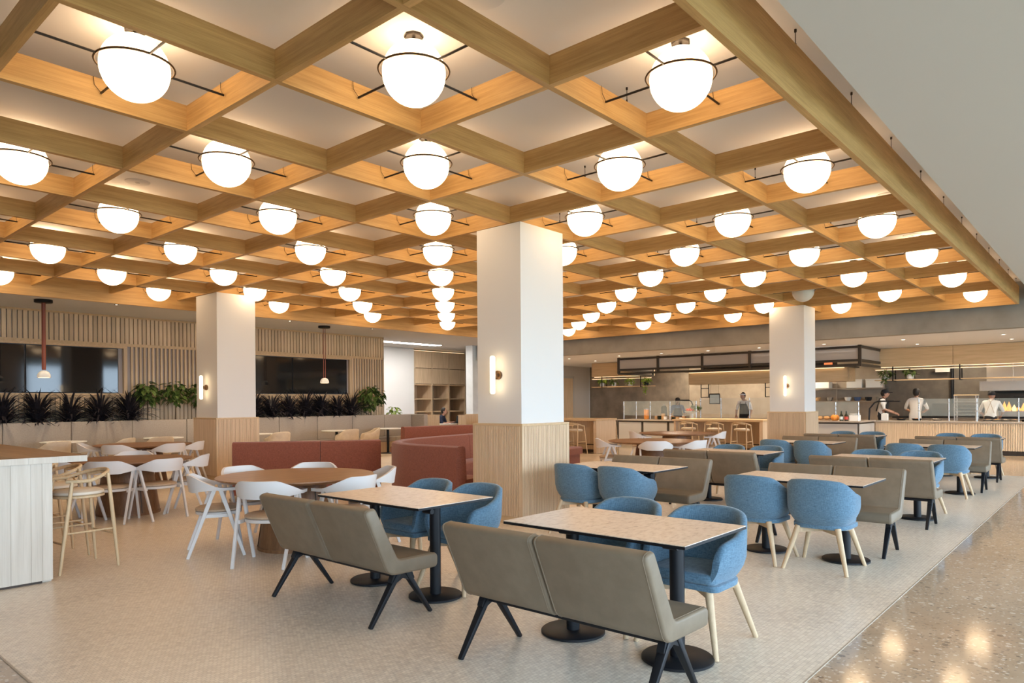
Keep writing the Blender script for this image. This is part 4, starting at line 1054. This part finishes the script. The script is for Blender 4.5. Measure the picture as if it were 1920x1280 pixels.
MB().lathe([(0.19, 0.36), (0.20, 0.37), (0.20, 0.395), (0.0, 0.40)], 24).build('seat', 'oak_side', st, smooth=0.6)
for k in range(4):
    MB().tube([(0.14 * math.cos(k * PI / 2 + 0.8), 0.14 * math.sin(k * PI / 2 + 0.8), 0.37), (0.19 * math.cos(k * PI / 2 + 0.8), 0.19 * math.sin(k * PI / 2 + 0.8), 0)], 0.014, 8).build('leg', 'ash', st, smooth=0.7)

# ------------------------------------------------------------------ kitchen: counters and bars
def oak_bar(label, u0, u1, v0, v1, ztop, over):
    t = thing('oak_bar', label, 'bar counter', (0, 0, 0), group='oak bars with stools')
    MB().box(u0, u1, v0, v1, ztop - 0.06, ztop).build('bar_top', 'oak_side', t, bev=0.005)
    MB().box(u0 + over, u1 - 0.05, v0 + 0.12, v1 - 0.05, 0.08, ztop - 0.06).build('body', 'oak_panel', t)
    MB().box(u0 + 0.04, u1 - 0.04, v0 + 0.02, v0 + 0.12, 0.0, ztop - 0.06).build('end_panel', 'oak_flute', t)
    MB().box(u0 + over - 0.02, u1 - 0.06, v0 + 0.12, v1 - 0.05, 0.0, 0.08).build('toe_kick', 'toe_kick', t)
    MB().tube([(u0 + 0.18, v0 + 0.12, 0.24), (u0 + 0.18, v1 - 0.1, 0.24)], 0.018, 10).build('foot_rail', 'toe_kick', t, smooth=0.7)
    MB().box(u0 + 0.04, u0 + over, v1 - 0.10, v1 - 0.04, 0, ztop - 0.06).build('end_panel', 'oak_flute', t)
oak_bar('oak bar with stools beside the middle column edge', 16.6, 17.7, 11.33, 15.2, 0.99, 0.45)
oak_bar('oak bar with stools beside the kitchen column', 19.25, 20.55, 7.55, 10.35, 0.94, 0.75)
def grey_counter(label, u0, u1, v0, v1, z, nfront, nside):
    t = thing('grey_counter', label, 'counter', (0, 0, 0), group='grey panelled serving counters')
    MB().box(u0 + 0.02, u1, v0 + 0.02, v1, 0.09, z - 0.04).build('body', 'dark_frame', t)
    w = (v1 - v0) / nfront
    for k in range(nfront):
        MB().box(u0, u0 + 0.02, v0 + k * w + 0.045, v0 + (k + 1) * w - 0.045, 0.13, z - 0.085).build('front_panel', 'panel_grey', t, bev=0.003)
    w = (u1 - u0) / nside
    for k in range(nside):
        MB().box(u0 + k * w + 0.045, u0 + (k + 1) * w - 0.045, v0, v0 + 0.02, 0.13, z - 0.085).build('side_panel', 'panel_grey', t, bev=0.003)
    MB().box(u0 - 0.03, u1, v0 - 0.03, v1 + 0.02, z - 0.04, z).build('counter_top', 'counter_stone', t, bev=0.004)
    MB().box(u0 + 0.08, u1, v0 + 0.08, v1, 0, 0.09).build('toe_kick', 'toe_kick', t)
grey_counter('grey panelled salad counter between the two oak bars', 20.9, 21.9, 10.4, 13.35, 0.86, 3, 1)
grey_counter('grey panelled end counter right of the kitchen column', 20.6, 22.2, 5.42, 7.9, 0.90, 2, 1)
sc = thing('serving_counter', 'long fluted oak serving counter in front of the cooks', 'counter', (0, 0, 0))
MB().box(22.22, 23.0, -3.5, 5.42, 0.12, 0.84).build('body', 'oak_panel', sc)
fluted(8.9, 0.71, 0.036, 0.012).build('fluted_front', 'oak_flute', sc, loc=(22.22, 5.41, 0.12), rz=-PI / 2, kind='stuff')
MB().box(22.16, 23.05, -3.5, 5.44, 0.84, 0.88).build('counter_top', 'counter_stone', sc, bev=0.004)
MB().box(22.34, 23.0, -3.5, 5.4, 0.0, 0.12).build('toe_kick', 'toe_kick', sc)
bcn = thing('back_counter', 'white back counter where the visored cook works', 'counter', (0, 0, 0))
MB().box(22.6, 23.3, 7.9, 11.2, 0, 0.86).build('body', 'panel_grey', bcn); MB().box(22.55, 23.35, 7.9, 11.2, 0.86, 0.90).build('counter_top', 'bright_steel', bcn)
rng = thing('cooking_range', 'steel cooking range along the grey back wall', 'range', (0, 0, 0))
MB().box(25.1, 25.9, -1.0, 5.6, 0, 0.9).build('body', 'steel', rng); MB().box(25.05, 25.9, -1.0, 5.6, 0.9, 0.94).build('hob', 'black_metal', rng); MB().box(25.75, 25.9, 3.2, 4.6, 0.94, 1.35).build('splash_panel', 'dark_frame', rng)

# glass sneeze guards
def guard(label, u, v0, v1, z0, posts, top=1.5, shelf=True):
    t = thing('sneeze_guard', label, 'glass screen', (0, 0, 0), group='glass sneeze guards on the counters')
    for v in posts:
        MB().tube([(u, v, z0), (u, v, top)], 0.017, 10).build('post', 'bright_steel', t, smooth=0.7)
        for z in (z0 + 0.28, top - 0.12): MB().tube([(u - 0.03, v, z), (u + 0.03, v, z)], 0.022, 8).build('clamp', 'bright_steel', t, smooth=0.7)
    P = sorted(posts)
    for a, b in zip(P[:-1], P[1:]):
        MB().box(u - 0.028, u - 0.020, a + 0.02, b - 0.02, z0 + 0.14, top).build('pane', 'clear_glass', t)
    if shelf: MB().box(u - 0.12, u + 0.16, P[0], P[-1], top, top + 0.01).build('top_glass', 'clear_glass', t)
guard('glass guard on the salad counter between the oak bars', 21.15, 10.4, 13.3, 0.86, (10.5, 11.45, 12.2, 12.75, 13.25), 1.48)
guard('glass guard in front of the visored cook', 22.7, 8.0, 11, 0.90, (8.0, 9.35, 10.35, 11.1), 1.58, False)
guard('glass guard with shelf on the end counter right of the column', 20.85, 5.5, 7.7, 0.90, (5.5, 6.1, 6.75, 7.4), 1.42)
guard('glass guard along the fluted oak counter', 22.5, -3, 5, 0.88, (4.35, 3.62, 2.97, 2.05, 0.9), 1.50, False)

# ------------------------------------------------------------------ kitchen: upper cabinets, canopy, shelves
def bulkhead_cabinet(label, v_edges, z0, z1, u=23.3):
    t = thing('upper_cabinet', label, 'cabinet', (0, 0, 0), group='oak upper cabinets over the kitchen')
    for a, b in zip(v_edges[:-1], v_edges[1:]): MB().box(u, u + 0.03, a + 0.006, b - 0.006, z0, z1 - 0.02).build('door_panel', 'oak_side', t)
    MB().box(u + 0.03, u + 0.65, v_edges[0], v_edges[-1], z0 + 0.01, z1 - 0.004).build('carcass', 'oak_panel', t)
    MB().box(u + 0.04, u + 0.08, v_edges[0] + 0.1, v_edges[-1] - 0.1, z0 - 0.012, z0 + 0.01).build('light_strip', 'led_strip', t)
bulkhead_cabinet('long oak upper cabinet above the cooks', (-3.0, 0.3, 1.95, 3.64, 5.72), 2.46, KCEIL)
bulkhead_cabinet('short oak upper cabinet above the salad counter plants', (13.6, 16.1), 2.47, KCEIL)
hd_ = thing('wood_hood', 'oak-clad hood glowing under the glass canopy', 'hood', (0, 0, 0))
MB().box(23.5, 24.3, 6.5, 11.95, 2.08, 2.52).build('hood_box', 'oak_side', hd_); MB().box(23.3, 24.4, 6.4, 12.0, 2.52, 2.56).build('hood_lid', 'dark_frame', hd_)
MB().box(23.65, 24.15, 7.0, 11.5, 2.56, KCEIL - 0.002).build('duct_cover', 'dark_frame', hd_)
MB().box(23.42, 23.48, 6.6, 11.9, 2.50, 2.515).build('light_strip', 'led_strip', hd_)
cn = thing('glass_canopy', 'black framed ribbed-glass canopy over the serving area', 'canopy', (0, 0, 0))
CU0, CU1, CV0, CV1 = 21.2, 23.6, 5.55, 13.48
for v in (13.48, 11.91, 10.29, 8.71, 7.13, 5.55):
    MB().box(CU0 - 0.04, CU0 + 0.04, v - 0.04, v + 0.04, 2.47, KCEIL).build('post', 'dark_frame', cn)
for z in (KCEIL - 0.05, 2.60, 2.47):
    MB().box(CU0 - 0.035, CU0 + 0.035, CV0, CV1, z - 0.035, z + 0.035).build('front_rail', 'dark_frame', cn)
    for v in (CV0, CV1): MB().box(CU0, CU1, v - 0.035, v + 0.035, z - 0.035, z + 0.035).build('side_rail', 'dark_frame', cn)
for v in (CV0, CV1): MB().box(CU1 - 0.03, CU1 + 0.03, v - 0.03, v + 0.03, 2.47, KCEIL).build('post', 'dark_frame', cn)
vv = [5.55, 7.13, 8.71, 10.29, 11.91, 13.48]
for a, b in zip(vv[:-1], vv[1:]): MB().box(CU0 - 0.006, CU0 + 0.006, a + 0.025, b - 0.025, 2.625, KCEIL - 0.07).build('pane', 'ribbed_glass', cn)
for v in (CV0, CV1): MB().box(CU0 + 0.025, CU1, v - 0.006, v + 0.006, 2.625, KCEIL - 0.07).build('pane', 'ribbed_glass', cn)
MB().box(CU0 + 0.1, CU0 + 0.14, CV0 + 0.05, 8.6, 2.86, 2.90).build('light_strip', 'led_cool', cn)
MB().box(CU0 - 0.02, CU0 + 0.6, CV0 + 0.02, CV0 + 0.06, 2.448, 2.46).build('light_strip', 'led_strip', cn)
MB().box(CU0 + 0.05, CU0 + 0.10, CV0 + 0.1, CV1 - 0.1, 2.44, 2.46).build('light_strip', 'led_strip', cn)
o = MB().box(21.24, 21.28, 6.3, 6.52, 2.50, 2.58).build('exit_sign', 'exit_red'); tag(o, 'small glowing red sign inside the canopy', 'sign')
def hanging_shelf(label, v0, v1, brs, u=23.15):
    t = thing('hanging_shelf', label, 'shelf', (0, 0, 0), group='hanging oak shelves with black brackets')
    MB().box(u, u + 0.32, v0, v1, 2.05, 2.08).build('shelf_board', 'oak_side', t)
    MB().box(u, u + 0.03, v0, v1, 2.38, 2.41).build('top_rail', 'oak_side', t)
    MB().box(u + 0.02, u + 0.05, v0 + 0.02, v1 - 0.02, 2.366, 2.378).build('light_strip', 'led_strip', t)
    for v in brs:
        for uu in (u - 0.02, u + 0.32):
            MB().box(uu, uu + 0.02, v - 0.015, v + 0.015, 2.03, 2.47).build('bracket', 'black_metal', t)
        MB().box(u - 0.02, u + 0.34, v - 0.015, v + 0.015, 2.03, 2.05).build('bracket', 'black_metal', t)
hanging_shelf('long hanging oak shelf below the upper cabinet', -3, 5.65, (5.15, 3.45, 1.5, -0.5))
hanging_shelf('short hanging oak shelf with plants above the salad counter', 13.3, 16.0, (15.5, 13.75))
def pot_plant(u, v, z, seed, label, mat='leaf_green', trail=0.0, pot='pot_white', r=0.09):
    t = thing('potted_plant', label, 'plant', (u, v, z), group='potted plants on the hanging shelves')
    MB().lathe([(r * 0.7, 0), (r, 0.03), (r * 1.02, 0.15), (r * 0.9, 0.15)], 20).build('pot', pot, t, smooth=0.7)
    leafy(seed, 60, (0.16, 0.18, 0.12), (0, 0, 0.22), 0.10, mat).build('foliage', mat, t, kind='stuff')
    if trail: leafy(seed + 1, 40, (0.05, 0.07, trail), (-0.1, 0, 0.1 - trail * 0.8), 0.07, mat).build('trailing_foliage', mat, t, kind='stuff')
pot_plant(23.3, 5.38, 2.08, 61, 'trailing potted plant at the end of the long shelf', 'leaf_green', 0.12)
pot_plant(23.3, 4.72, 2.08, 67, 'small plant in a white bowl pot on the long shelf', 'leaf_green')
pot_plant(23.3, 15.6, 2.08, 71, 'plant at the far end of the short shelf', 'leaf_lime')
pot_plant(23.3, 15.05, 2.08, 73, 'second plant from the far end of the short shelf', 'leaf_green')
pot_plant(23.3, 14.3, 2.08, 79, 'lime green plant in the middle of the short shelf', 'leaf_lime')
pot_plant(23.3, 13.6, 2.08, 83, 'dark potted trailing plant at the near end of the short shelf', 'leaf_lime', 0.26, 'black_metal')

# kitchen downlights (own light each)
for k, (u, v) in enumerate(((20.1, 14.85), (21.9, 14.95), (20.15, 12.8), (20.15, 11.2), (20.15, 9.6), (20.15, 8.0), (20.2, 6.2), (20.2, 4.25), (22.1, 4.3), (20.4, 2.15), (22.1, 2.15))):
    o = thing('downlight', 'recessed downlight in the kitchen ceiling, %s counted from the grey wall' % ORD[k], 'light', (u, v, KCEIL), group='recessed kitchen downlights')
    MB().lathe([(0.0, -0.004), (0.045, -0.004), (0.045, 0)], 20).build('lens', 'downlight_lens', o)
    MB().lathe([(0.045, 0), (0.046, -0.008), (0.06, -0.006), (0.062, 0)], 20).build('rim', 'white_paint', o)
    ld = bpy.data.lights.new('downlight_beam', 'SPOT'); ld.energy = 150; ld.color = (1, 0.80, 0.56); ld.spot_size = 2.2; ld.spot_blend = 0.8; ld.shadow_soft_size = 0.05
    lo = bpy.data.objects.new('downlight_beam', ld); COL.objects.link(lo); lo.parent = o; lo.location = (0, 0, -0.03)
# lamps over the cooking line, inside the kitchen
for k, (u, v) in enumerate(((24.6, 1.2), (24.6, 3.6), (24.8, 8.4), (24.8, 10.6), (24.8, 13.2))):
    o = thing('kitchen_lamp', 'bright recessed lamp over the cooking line, %s from the fire' % ORD[k], 'light', (u, v, KCEIL), group='lamps over the cooking line')
    MB().box(-0.3, 0.3, -0.08, 0.08, -0.006, 0).build('lens', 'led_cool', o); MB().box(-0.33, 0.33, -0.11, -0.08, -0.01, 0).box(-0.33, 0.33, 0.08, 0.11, -0.01, 0).build('rim', 'white_paint', o)
    ld = bpy.data.lights.new('lamp_beam', 'AREA'); ld.shape = 'RECTANGLE'; ld.size = 0.6; ld.size_y = 0.16; ld.energy = 45; ld.color = (1, 0.84, 0.62)
    lo = bpy.data.objects.new('lamp_beam', ld); COL.objects.link(lo); lo.parent = o; lo.location = (0, 0, -0.02)

# ------------------------------------------------------------------ kitchen: equipment and small things
h = thing('range_hood', 'stainless range hood above the oven fire', 'hood', (0, 0, 0))
MB().box(25.0, 25.95, 0.2, 3.05, 2.0, 2.9).build('hood_body', 'steel', h); MB().box(24.4, 25.95, 0.1, 3.15, 1.72, 2.0).build('hood_lip', 'bright_steel', h)
for v in (0.6, 1.2, 1.8, 2.4): MB().box(24.98, 25.0, v - 0.01, v + 0.01, 2.0, 2.9).build('seam', 'bright_steel', h)
ov = thing('pizza_oven', 'dark oven with open flames at the right end of the kitchen', 'oven', (0, 0, 0))
MB().box(25.2, 25.95, 0.9, 3.0, 0.95, 1.12).build('hearth', 'steel', ov); MB().box(25.2, 25.95, 0.9, 1.2, 1.12, 1.65).build('side_wall', 'dark_frame', ov); MB().box(25.2, 25.95, 2.85, 3.0, 1.12, 1.65).build('side_wall', 'dark_frame', ov); MB().box(25.2, 25.95, 0.9, 3.0, 1.5, 1.65).build('lintel', 'dark_frame', ov); MB().box(25.85, 25.95, 1.2, 2.85, 1.12, 1.5).build('back_wall', 'black_metal', ov)
rnd = random.Random(5)
for k in range(12):
    v = 1.4 + k * 0.115; hh = rnd.uniform(0.14, 0.33)
    MB().lathe([(0.05, 0), (0.065, hh * 0.25), (0.04, hh * 0.6), (0.0, hh)], 10, (25.5 + rnd.uniform(-0.08, 0.08), v, 1.12)).build('flame', 'flame' if k % 3 else 'flame_core', ov, smooth=1.0)
o = MB().tube([(25.8, 4.05, 0.94), (25.8, 4.05, 2.95)], 0.05, 12).build('black_pipe', 'black_metal', smooth=0.7); tag(o, 'vertical black pipe on the grey kitchen wall', 'pipe')
MB().box(25.70, 25.75, 4.1, 4.5, 2.35, 2.5).build('valve_box', 'white_ware', o)
rk = thing('tray_rack', 'steel tray rack standing on the fluted counter', 'rack', (22.8, 3.25, 0.88))
for v in (-0.25, 0.25):
    for u in (-0.2, 0.2): MB().box(u - 0.015, u + 0.015, v - 0.015, v + 0.015, 0, 0.72).build('post', 'bright_steel', rk)
for k in range(7): MB().box(-0.2, 0.2, -0.24, 0.24, 0.08 + k * 0.09, 0.09 + k * 0.09).build('tray', 'steel', rk)
MB().box(-0.22, 0.22, -0.27, 0.27, 0.70, 0.73).build('top', 'ash', rk)
bs = thing('back_shelf', 'steel shelf with white bins behind the end counter', 'shelf', (0, 0, 0))
MB().box(25.4, 25.95, 5.9, 9.0, 1.42, 1.45).build('lower_shelf', 'steel', bs); MB().box(25.4, 25.95, 5.9, 9.0, 1.86, 1.89).build('upper_shelf', 'steel', bs)
for v in (5.95, 7.4, 8.95): MB().box(25.42, 25.45, v - 0.015, v + 0.015, 0.9, 2.1).build('post', 'steel', bs)
for k, v in enumerate((6.25, 6.85, 7.9)):
    o = thing('storage_bin', 'white storage bin on the upper steel shelf, %s from the cook in profile' % ORD[k], 'bin', (25.65, v, 1.89), group='white storage bins')
    MB().box(-0.2, 0.2, -0.24, 0.24, 0, 0.26).build('body', 'white_ware', o, bev=0.01); MB().box(-0.21, 0.21, -0.25, 0.25, 0.26, 0.29).build('lid', 'white_ware', o)
for k, (v, mt) in enumerate(((6.1, 'steel'), (6.45, 'black_metal'), (6.8, 'cloth_blue'), (7.1, 'white_ware'), (7.7, 'steel'), (8.1, 'bread'))):
    o = MB().lathe([(0.07, 0), (0.10, 0.05), (0.11, 0.13), (0.10, 0.13), (0.09, 0.03), (0, 0.02)], 18).build('cooking_pot', mt, smooth=0.7, loc=(25.65, v, 1.45)); tag(o, 'cooking pot on the lower steel shelf, %s from the cook in profile' % ORD[k], 'pot', 'pots on the steel shelf')
fr_ = thing('menu_frame', 'framed notice hanging left of the visored cook', 'picture frame', (23.6, 11.0, 1.55))
MB().box(0, 0.02, -0.2, 0.2, -0.18, 0.18).build('frame', 'dark_frame', fr_); MB().box(-0.004, 0, -0.175, 0.175, -0.155, 0.155).build('sheet', 'paper', fr_); MB().box(0.0, 0.02, -0.19, 0.19, 0.18, 0.20).build('hanger', 'dark_frame', fr_)
for v in (-0.15, 0.15): MB().tube([(0.01, v, 0.19), (0.01, v, 0.535)], 0.004, 6).build('hanging_wire', 'dark_frame', fr_)
for k, v in enumerate((11.35, 9.0)):
    o = thing('bracket_frame', 'black hanging bracket frame under the oak hood, %s from the dark stone wall' % ORD[k], 'bracket', (23.55, v, 0), group='black hanging brackets')
    MB().box(0, 0.025, -0.16, -0.135, 1.62, 2.085).build('upright', 'black_metal', o); MB().box(0, 0.025, 0.135, 0.16, 1.62, 2.085).build('upright', 'black_metal', o); MB().box(0, 0.025, -0.16, 0.16, 1.60, 1.625).build('foot_bar', 'black_metal', o); MB().box(0, 0.025, -0.16, 0.16, 1.92, 1.945).build('cross_bar', 'black_metal', o)
for k, (u, v, z, wd) in enumerate(((22.2, 11.15, 0.86, 'beside the kitchen worker at the salad counter'), (21.9, 5.15, 0.88, 'in front of the cook in profile'), (22.7, 1.55, 0.88, 'at the right edge of the picture'))):
    o = thing('heat_lamp', 'bent black heat lamp arm %s' % wd, 'heat lamp', (u, v, z), group='bent black heat lamps')
    MB().tube([(0, 0, 0), (0, 0, 0.50), (0, 0.04, 0.60), (0, 0.12, 0.64), (0, 0.50, 0.66)] if k != 1 else [(0, 0.35, 0), (0, 0.33, 0.35), (0, 0.2, 0.52), (0, 0.1, 0.56), (0, -0.3, 0.56)], 0.022, 8).build('arm', 'black_metal', o, smooth=0.7)
    s = (0.15, 0.62) if k != 1 else (-0.45, 0.0)
    zz = 0.64 if k != 1 else 0.54
    MB().box(-0.06, 0.06, s[0], s[1], zz, zz + 0.03).build('lamp_head', 'black_metal', o)
o = thing('display_monitor', 'dark screen standing between the kitchen column and the fruit', 'monitor', (20.75, 7.72, 0.55))
MB().box(-0.03, 0.03, -0.22, 0.14, 0.35, 1.0).build('panel', 'black_metal', o, bev=0.03); MB().box(-0.02, 0.02, -0.06, 0.0, -0.2, 0.4).build('post', 'black_metal', o)

def bowl(u, v, z, label, r=0.14, mat='white_ware', foot=0.06):
    o = MB().lathe([(0.05, 0), (0.05, foot), (r * 0.6, foot + 0.01), (r, foot + 0.08), (r * 0.95, foot + 0.08), (r * 0.5, foot + 0.03), (0, foot + 0.02)], 24).build('serving_bowl', mat, smooth=0.8, loc=(u, v, z)); tag(o, label, 'bowl', 'serving bowls'); return o
bowl(21.35, 10.75, 0.86, 'white pedestal bowl piled with tomatoes', 0.24, 'white_ware', 0.20)
tom = MB().ball((0, 0, 0), 0.05, 12, 8, (1, 1, 0.85)).mesh('tomato', 1.2); tom.materials.append(MAT['tomato'])
cal = MB().lathe([(0.018, 0.038), (0.0, 0.047)], 5).mesh('tomato_stem'); cal.materials.append(MAT['leaf_green'])
for k in range(7):
    a = k * 0.9
    o = link('tomato', tom, None, (21.35 + 0.12 * math.cos(a) * (k > 0), 10.78 + 0.12 * math.sin(a) * (k > 0), 1.20 + 0.05 * (k == 0))); tag(o, 'red tomato in the white pedestal bowl', 'tomato', 'tomatoes in the pedestal bowl'); link('stem', cal, o)
o = thing('salad_greens', 'leafy greens on top of the tomato bowl', 'greens', (21.38, 10.62, 1.22)); leafy(91, 60, (0.12, 0.14, 0.08), (0, 0, 0.05), 0.09, 'leaf_green').build('foliage', 'leaf_green', o, kind='stuff')
rnd = random.Random(9)
# baskets, boxes and jars along the salad counter
for k in range(9):
    v = 11.05 + k * 0.14; mt = ('kraft', 'white_ware', 'bread', 'bottle_dark')[k % 4]; s = rnd.uniform(0.07, 0.11); hh = rnd.uniform(0.08, 0.2)
    o = thing('food_box', 'small food container on the salad counter, %s from the tomato bowl' % ORD[k], 'container', (21.45 + rnd.uniform(-0.1, 0.15), v, 0.86), group='containers on the salad counter')
    MB().box(-s * 0.6, s * 0.6, -s * 0.55, s * 0.55, 0, hh).build('body', mt, o, bev=0.006); MB().box(-s * 0.62, s * 0.62, -s * 0.57, s * 0.57, hh, hh + 0.012).build('lid', 'kraft' if mt != 'kraft' else 'white_ware', o)
o = thing('coffee_urn', 'dark coffee urn behind the salad guard', 'urn', (21.75, 12.0, 0.86)); MB().lathe([(0.09, 0), (0.10, 0.02), (0.10, 0.40), (0.07, 0.46), (0.0, 0.48)], 20).build('body', 'black_metal', o, smooth=0.7); MB().lathe([(0.03, 0.48), (0.035, 0.52), (0, 0.54)], 12).build('lid', 'steel', o, smooth=0.7); MB().tube([(-0.1, 0, 0.08), (-0.16, 0, 0.08), (-0.16, 0, 0.05)], 0.012, 8).build('tap', 'steel', o, smooth=0.7)
o = thing('drink_dispenser', 'amber drink dispenser on the salad counter', 'dispenser', (21.5, 12.55, 0.86)); MB().lathe([(0.08, 0.0), (0.08, 0.06), (0.075, 0.06), (0.085, 0.1), (0.085, 0.34), (0, 0.34)], 20).build('jar', 'orange_fruit', o, smooth=0.7); MB().lathe([(0.09, 0.34), (0.09, 0.37), (0, 0.38)], 20).build('lid', 'steel', o, smooth=0.7)
# fruit, bottles, boxes on the end counter
for k, (u, v) in enumerate(((20.85, 7.3), (20.95, 7.22), (20.85, 7.15), (20.95, 7.07), (20.85, 7.0))):
    o = MB().ball((0, 0, 0.05), 0.05, 14, 10).build('orange', 'orange_fruit', smooth=1.2, loc=(u, v, 0.90)); tag(o, 'orange on the end counter, %s from the column' % ORD[k], 'fruit', 'oranges on the end counter'); MB().lathe([(0.008, 0.098), (0, 0.104)], 6).build('stem', 'leaf_green', o)
o = thing('pumpkin', 'orange pumpkin among the bread on the end counter', 'pumpkin', (20.85, 6.12, 0.90)); m = MB()
for k in range(8): m.ball((0.05 * math.cos(k * PI / 4), 0.05 * math.sin(k * PI / 4), 0.085), 0.08, 10, 8, (0.8, 0.8, 1.05))
m.build('body', 'orange_fruit', o, smooth=1.2); MB().tube([(0, 0, 0.15), (0.01, 0, 0.2)], 0.012, 6).build('stem', 'bark', o)
for k in range(2):
    o = thing('bottle', 'dark sauce bottle on the end counter, %s' % ('left one' if k == 0 else 'one with red label'), 'bottle', (20.75, 5.92 - k * 0.13, 0.90), group='sauce bottles'); MB().lathe([(0.045, 0), (0.047, 0.01), (0.047, 0.15), (0.018, 0.20), (0.016, 0.27), (0, 0.275)], 18).build('glass', 'bottle_dark', o, smooth=0.7); MB().lathe([(0.0485, 0.04), (0.0485, 0.12)], 18).build('label_band', 'red_label' if k else 'paper', o, smooth=0.7)
for k in range(3):
    o = thing('bread_loaf', 'bread loaf on the end counter, %s from the oranges' % ORD[k], 'bread', (20.9, 6.75 - k * 0.2, 0.925), group='loaves'); MB().ball((0, 0, 0.05), 0.07, 14, 8, (1, 1.4, 0.75)).build('crust', 'bread', o, smooth=1.2); MB().box(-0.09, 0.09, -0.11, 0.11, -0.02, -0.005).build('board', 'kraft', o)
o = thing('plate_stack', 'stack of white boxes and plates on the end counter', 'plates', (20.95, 5.62, 0.90)); MB().box(-0.12, 0.12, -0.12, 0.12, 0, 0.16).build('box', 'white_ware', o, bev=0.005); MB().lathe([(0.1, 0.16), (0.13, 0.18), (0.13, 0.2), (0, 0.2)], 24).build('plate', 'white_ware', o, smooth=0.7)
o = thing('napkin_holder', 'white square napkin box at the corner of the fluted counter', 'box', (22.4, 5.2, 0.88)); MB().box(-0.08, 0.08, -0.08, 0.08, 0, 0.2).build('body', 'white_ware', o, bev=0.006); MB().box(-0.05, 0.05, -0.05, 0.05, 0.2, 0.215).build('napkin', 'paper', o)
# pans and food along the fluted counter
for k, (v, mt) in enumerate(((4.85, 'black_metal'), (4.45, 'black_metal'), (3.95, 'steel'), (2.75, 'steel'), (2.55, 'steel'), (2.35, 'steel'), (2.15, 'steel'), (1.9, 'black_metal'))):
    o = thing('food_pan', 'food pan on the fluted oak counter, %s from the canopy end' % ORD[k], 'pan', (22.75, v, 0.88), group='food pans on the fluted counter')
    MB().lathe([(0.10, 0), (0.13, 0.05), (0.135, 0.055), (0.12, 0.05), (0.09, 0.012), (0, 0.012)], 20).build('dish', mt, o, smooth=0.7); MB().ball((0, 0, 0.03), 0.09, 12, 6, (1, 1, 0.35)).build('food', ('bread', 'orange_fruit', 'white_ware')[k % 3], o, smooth=1.2)
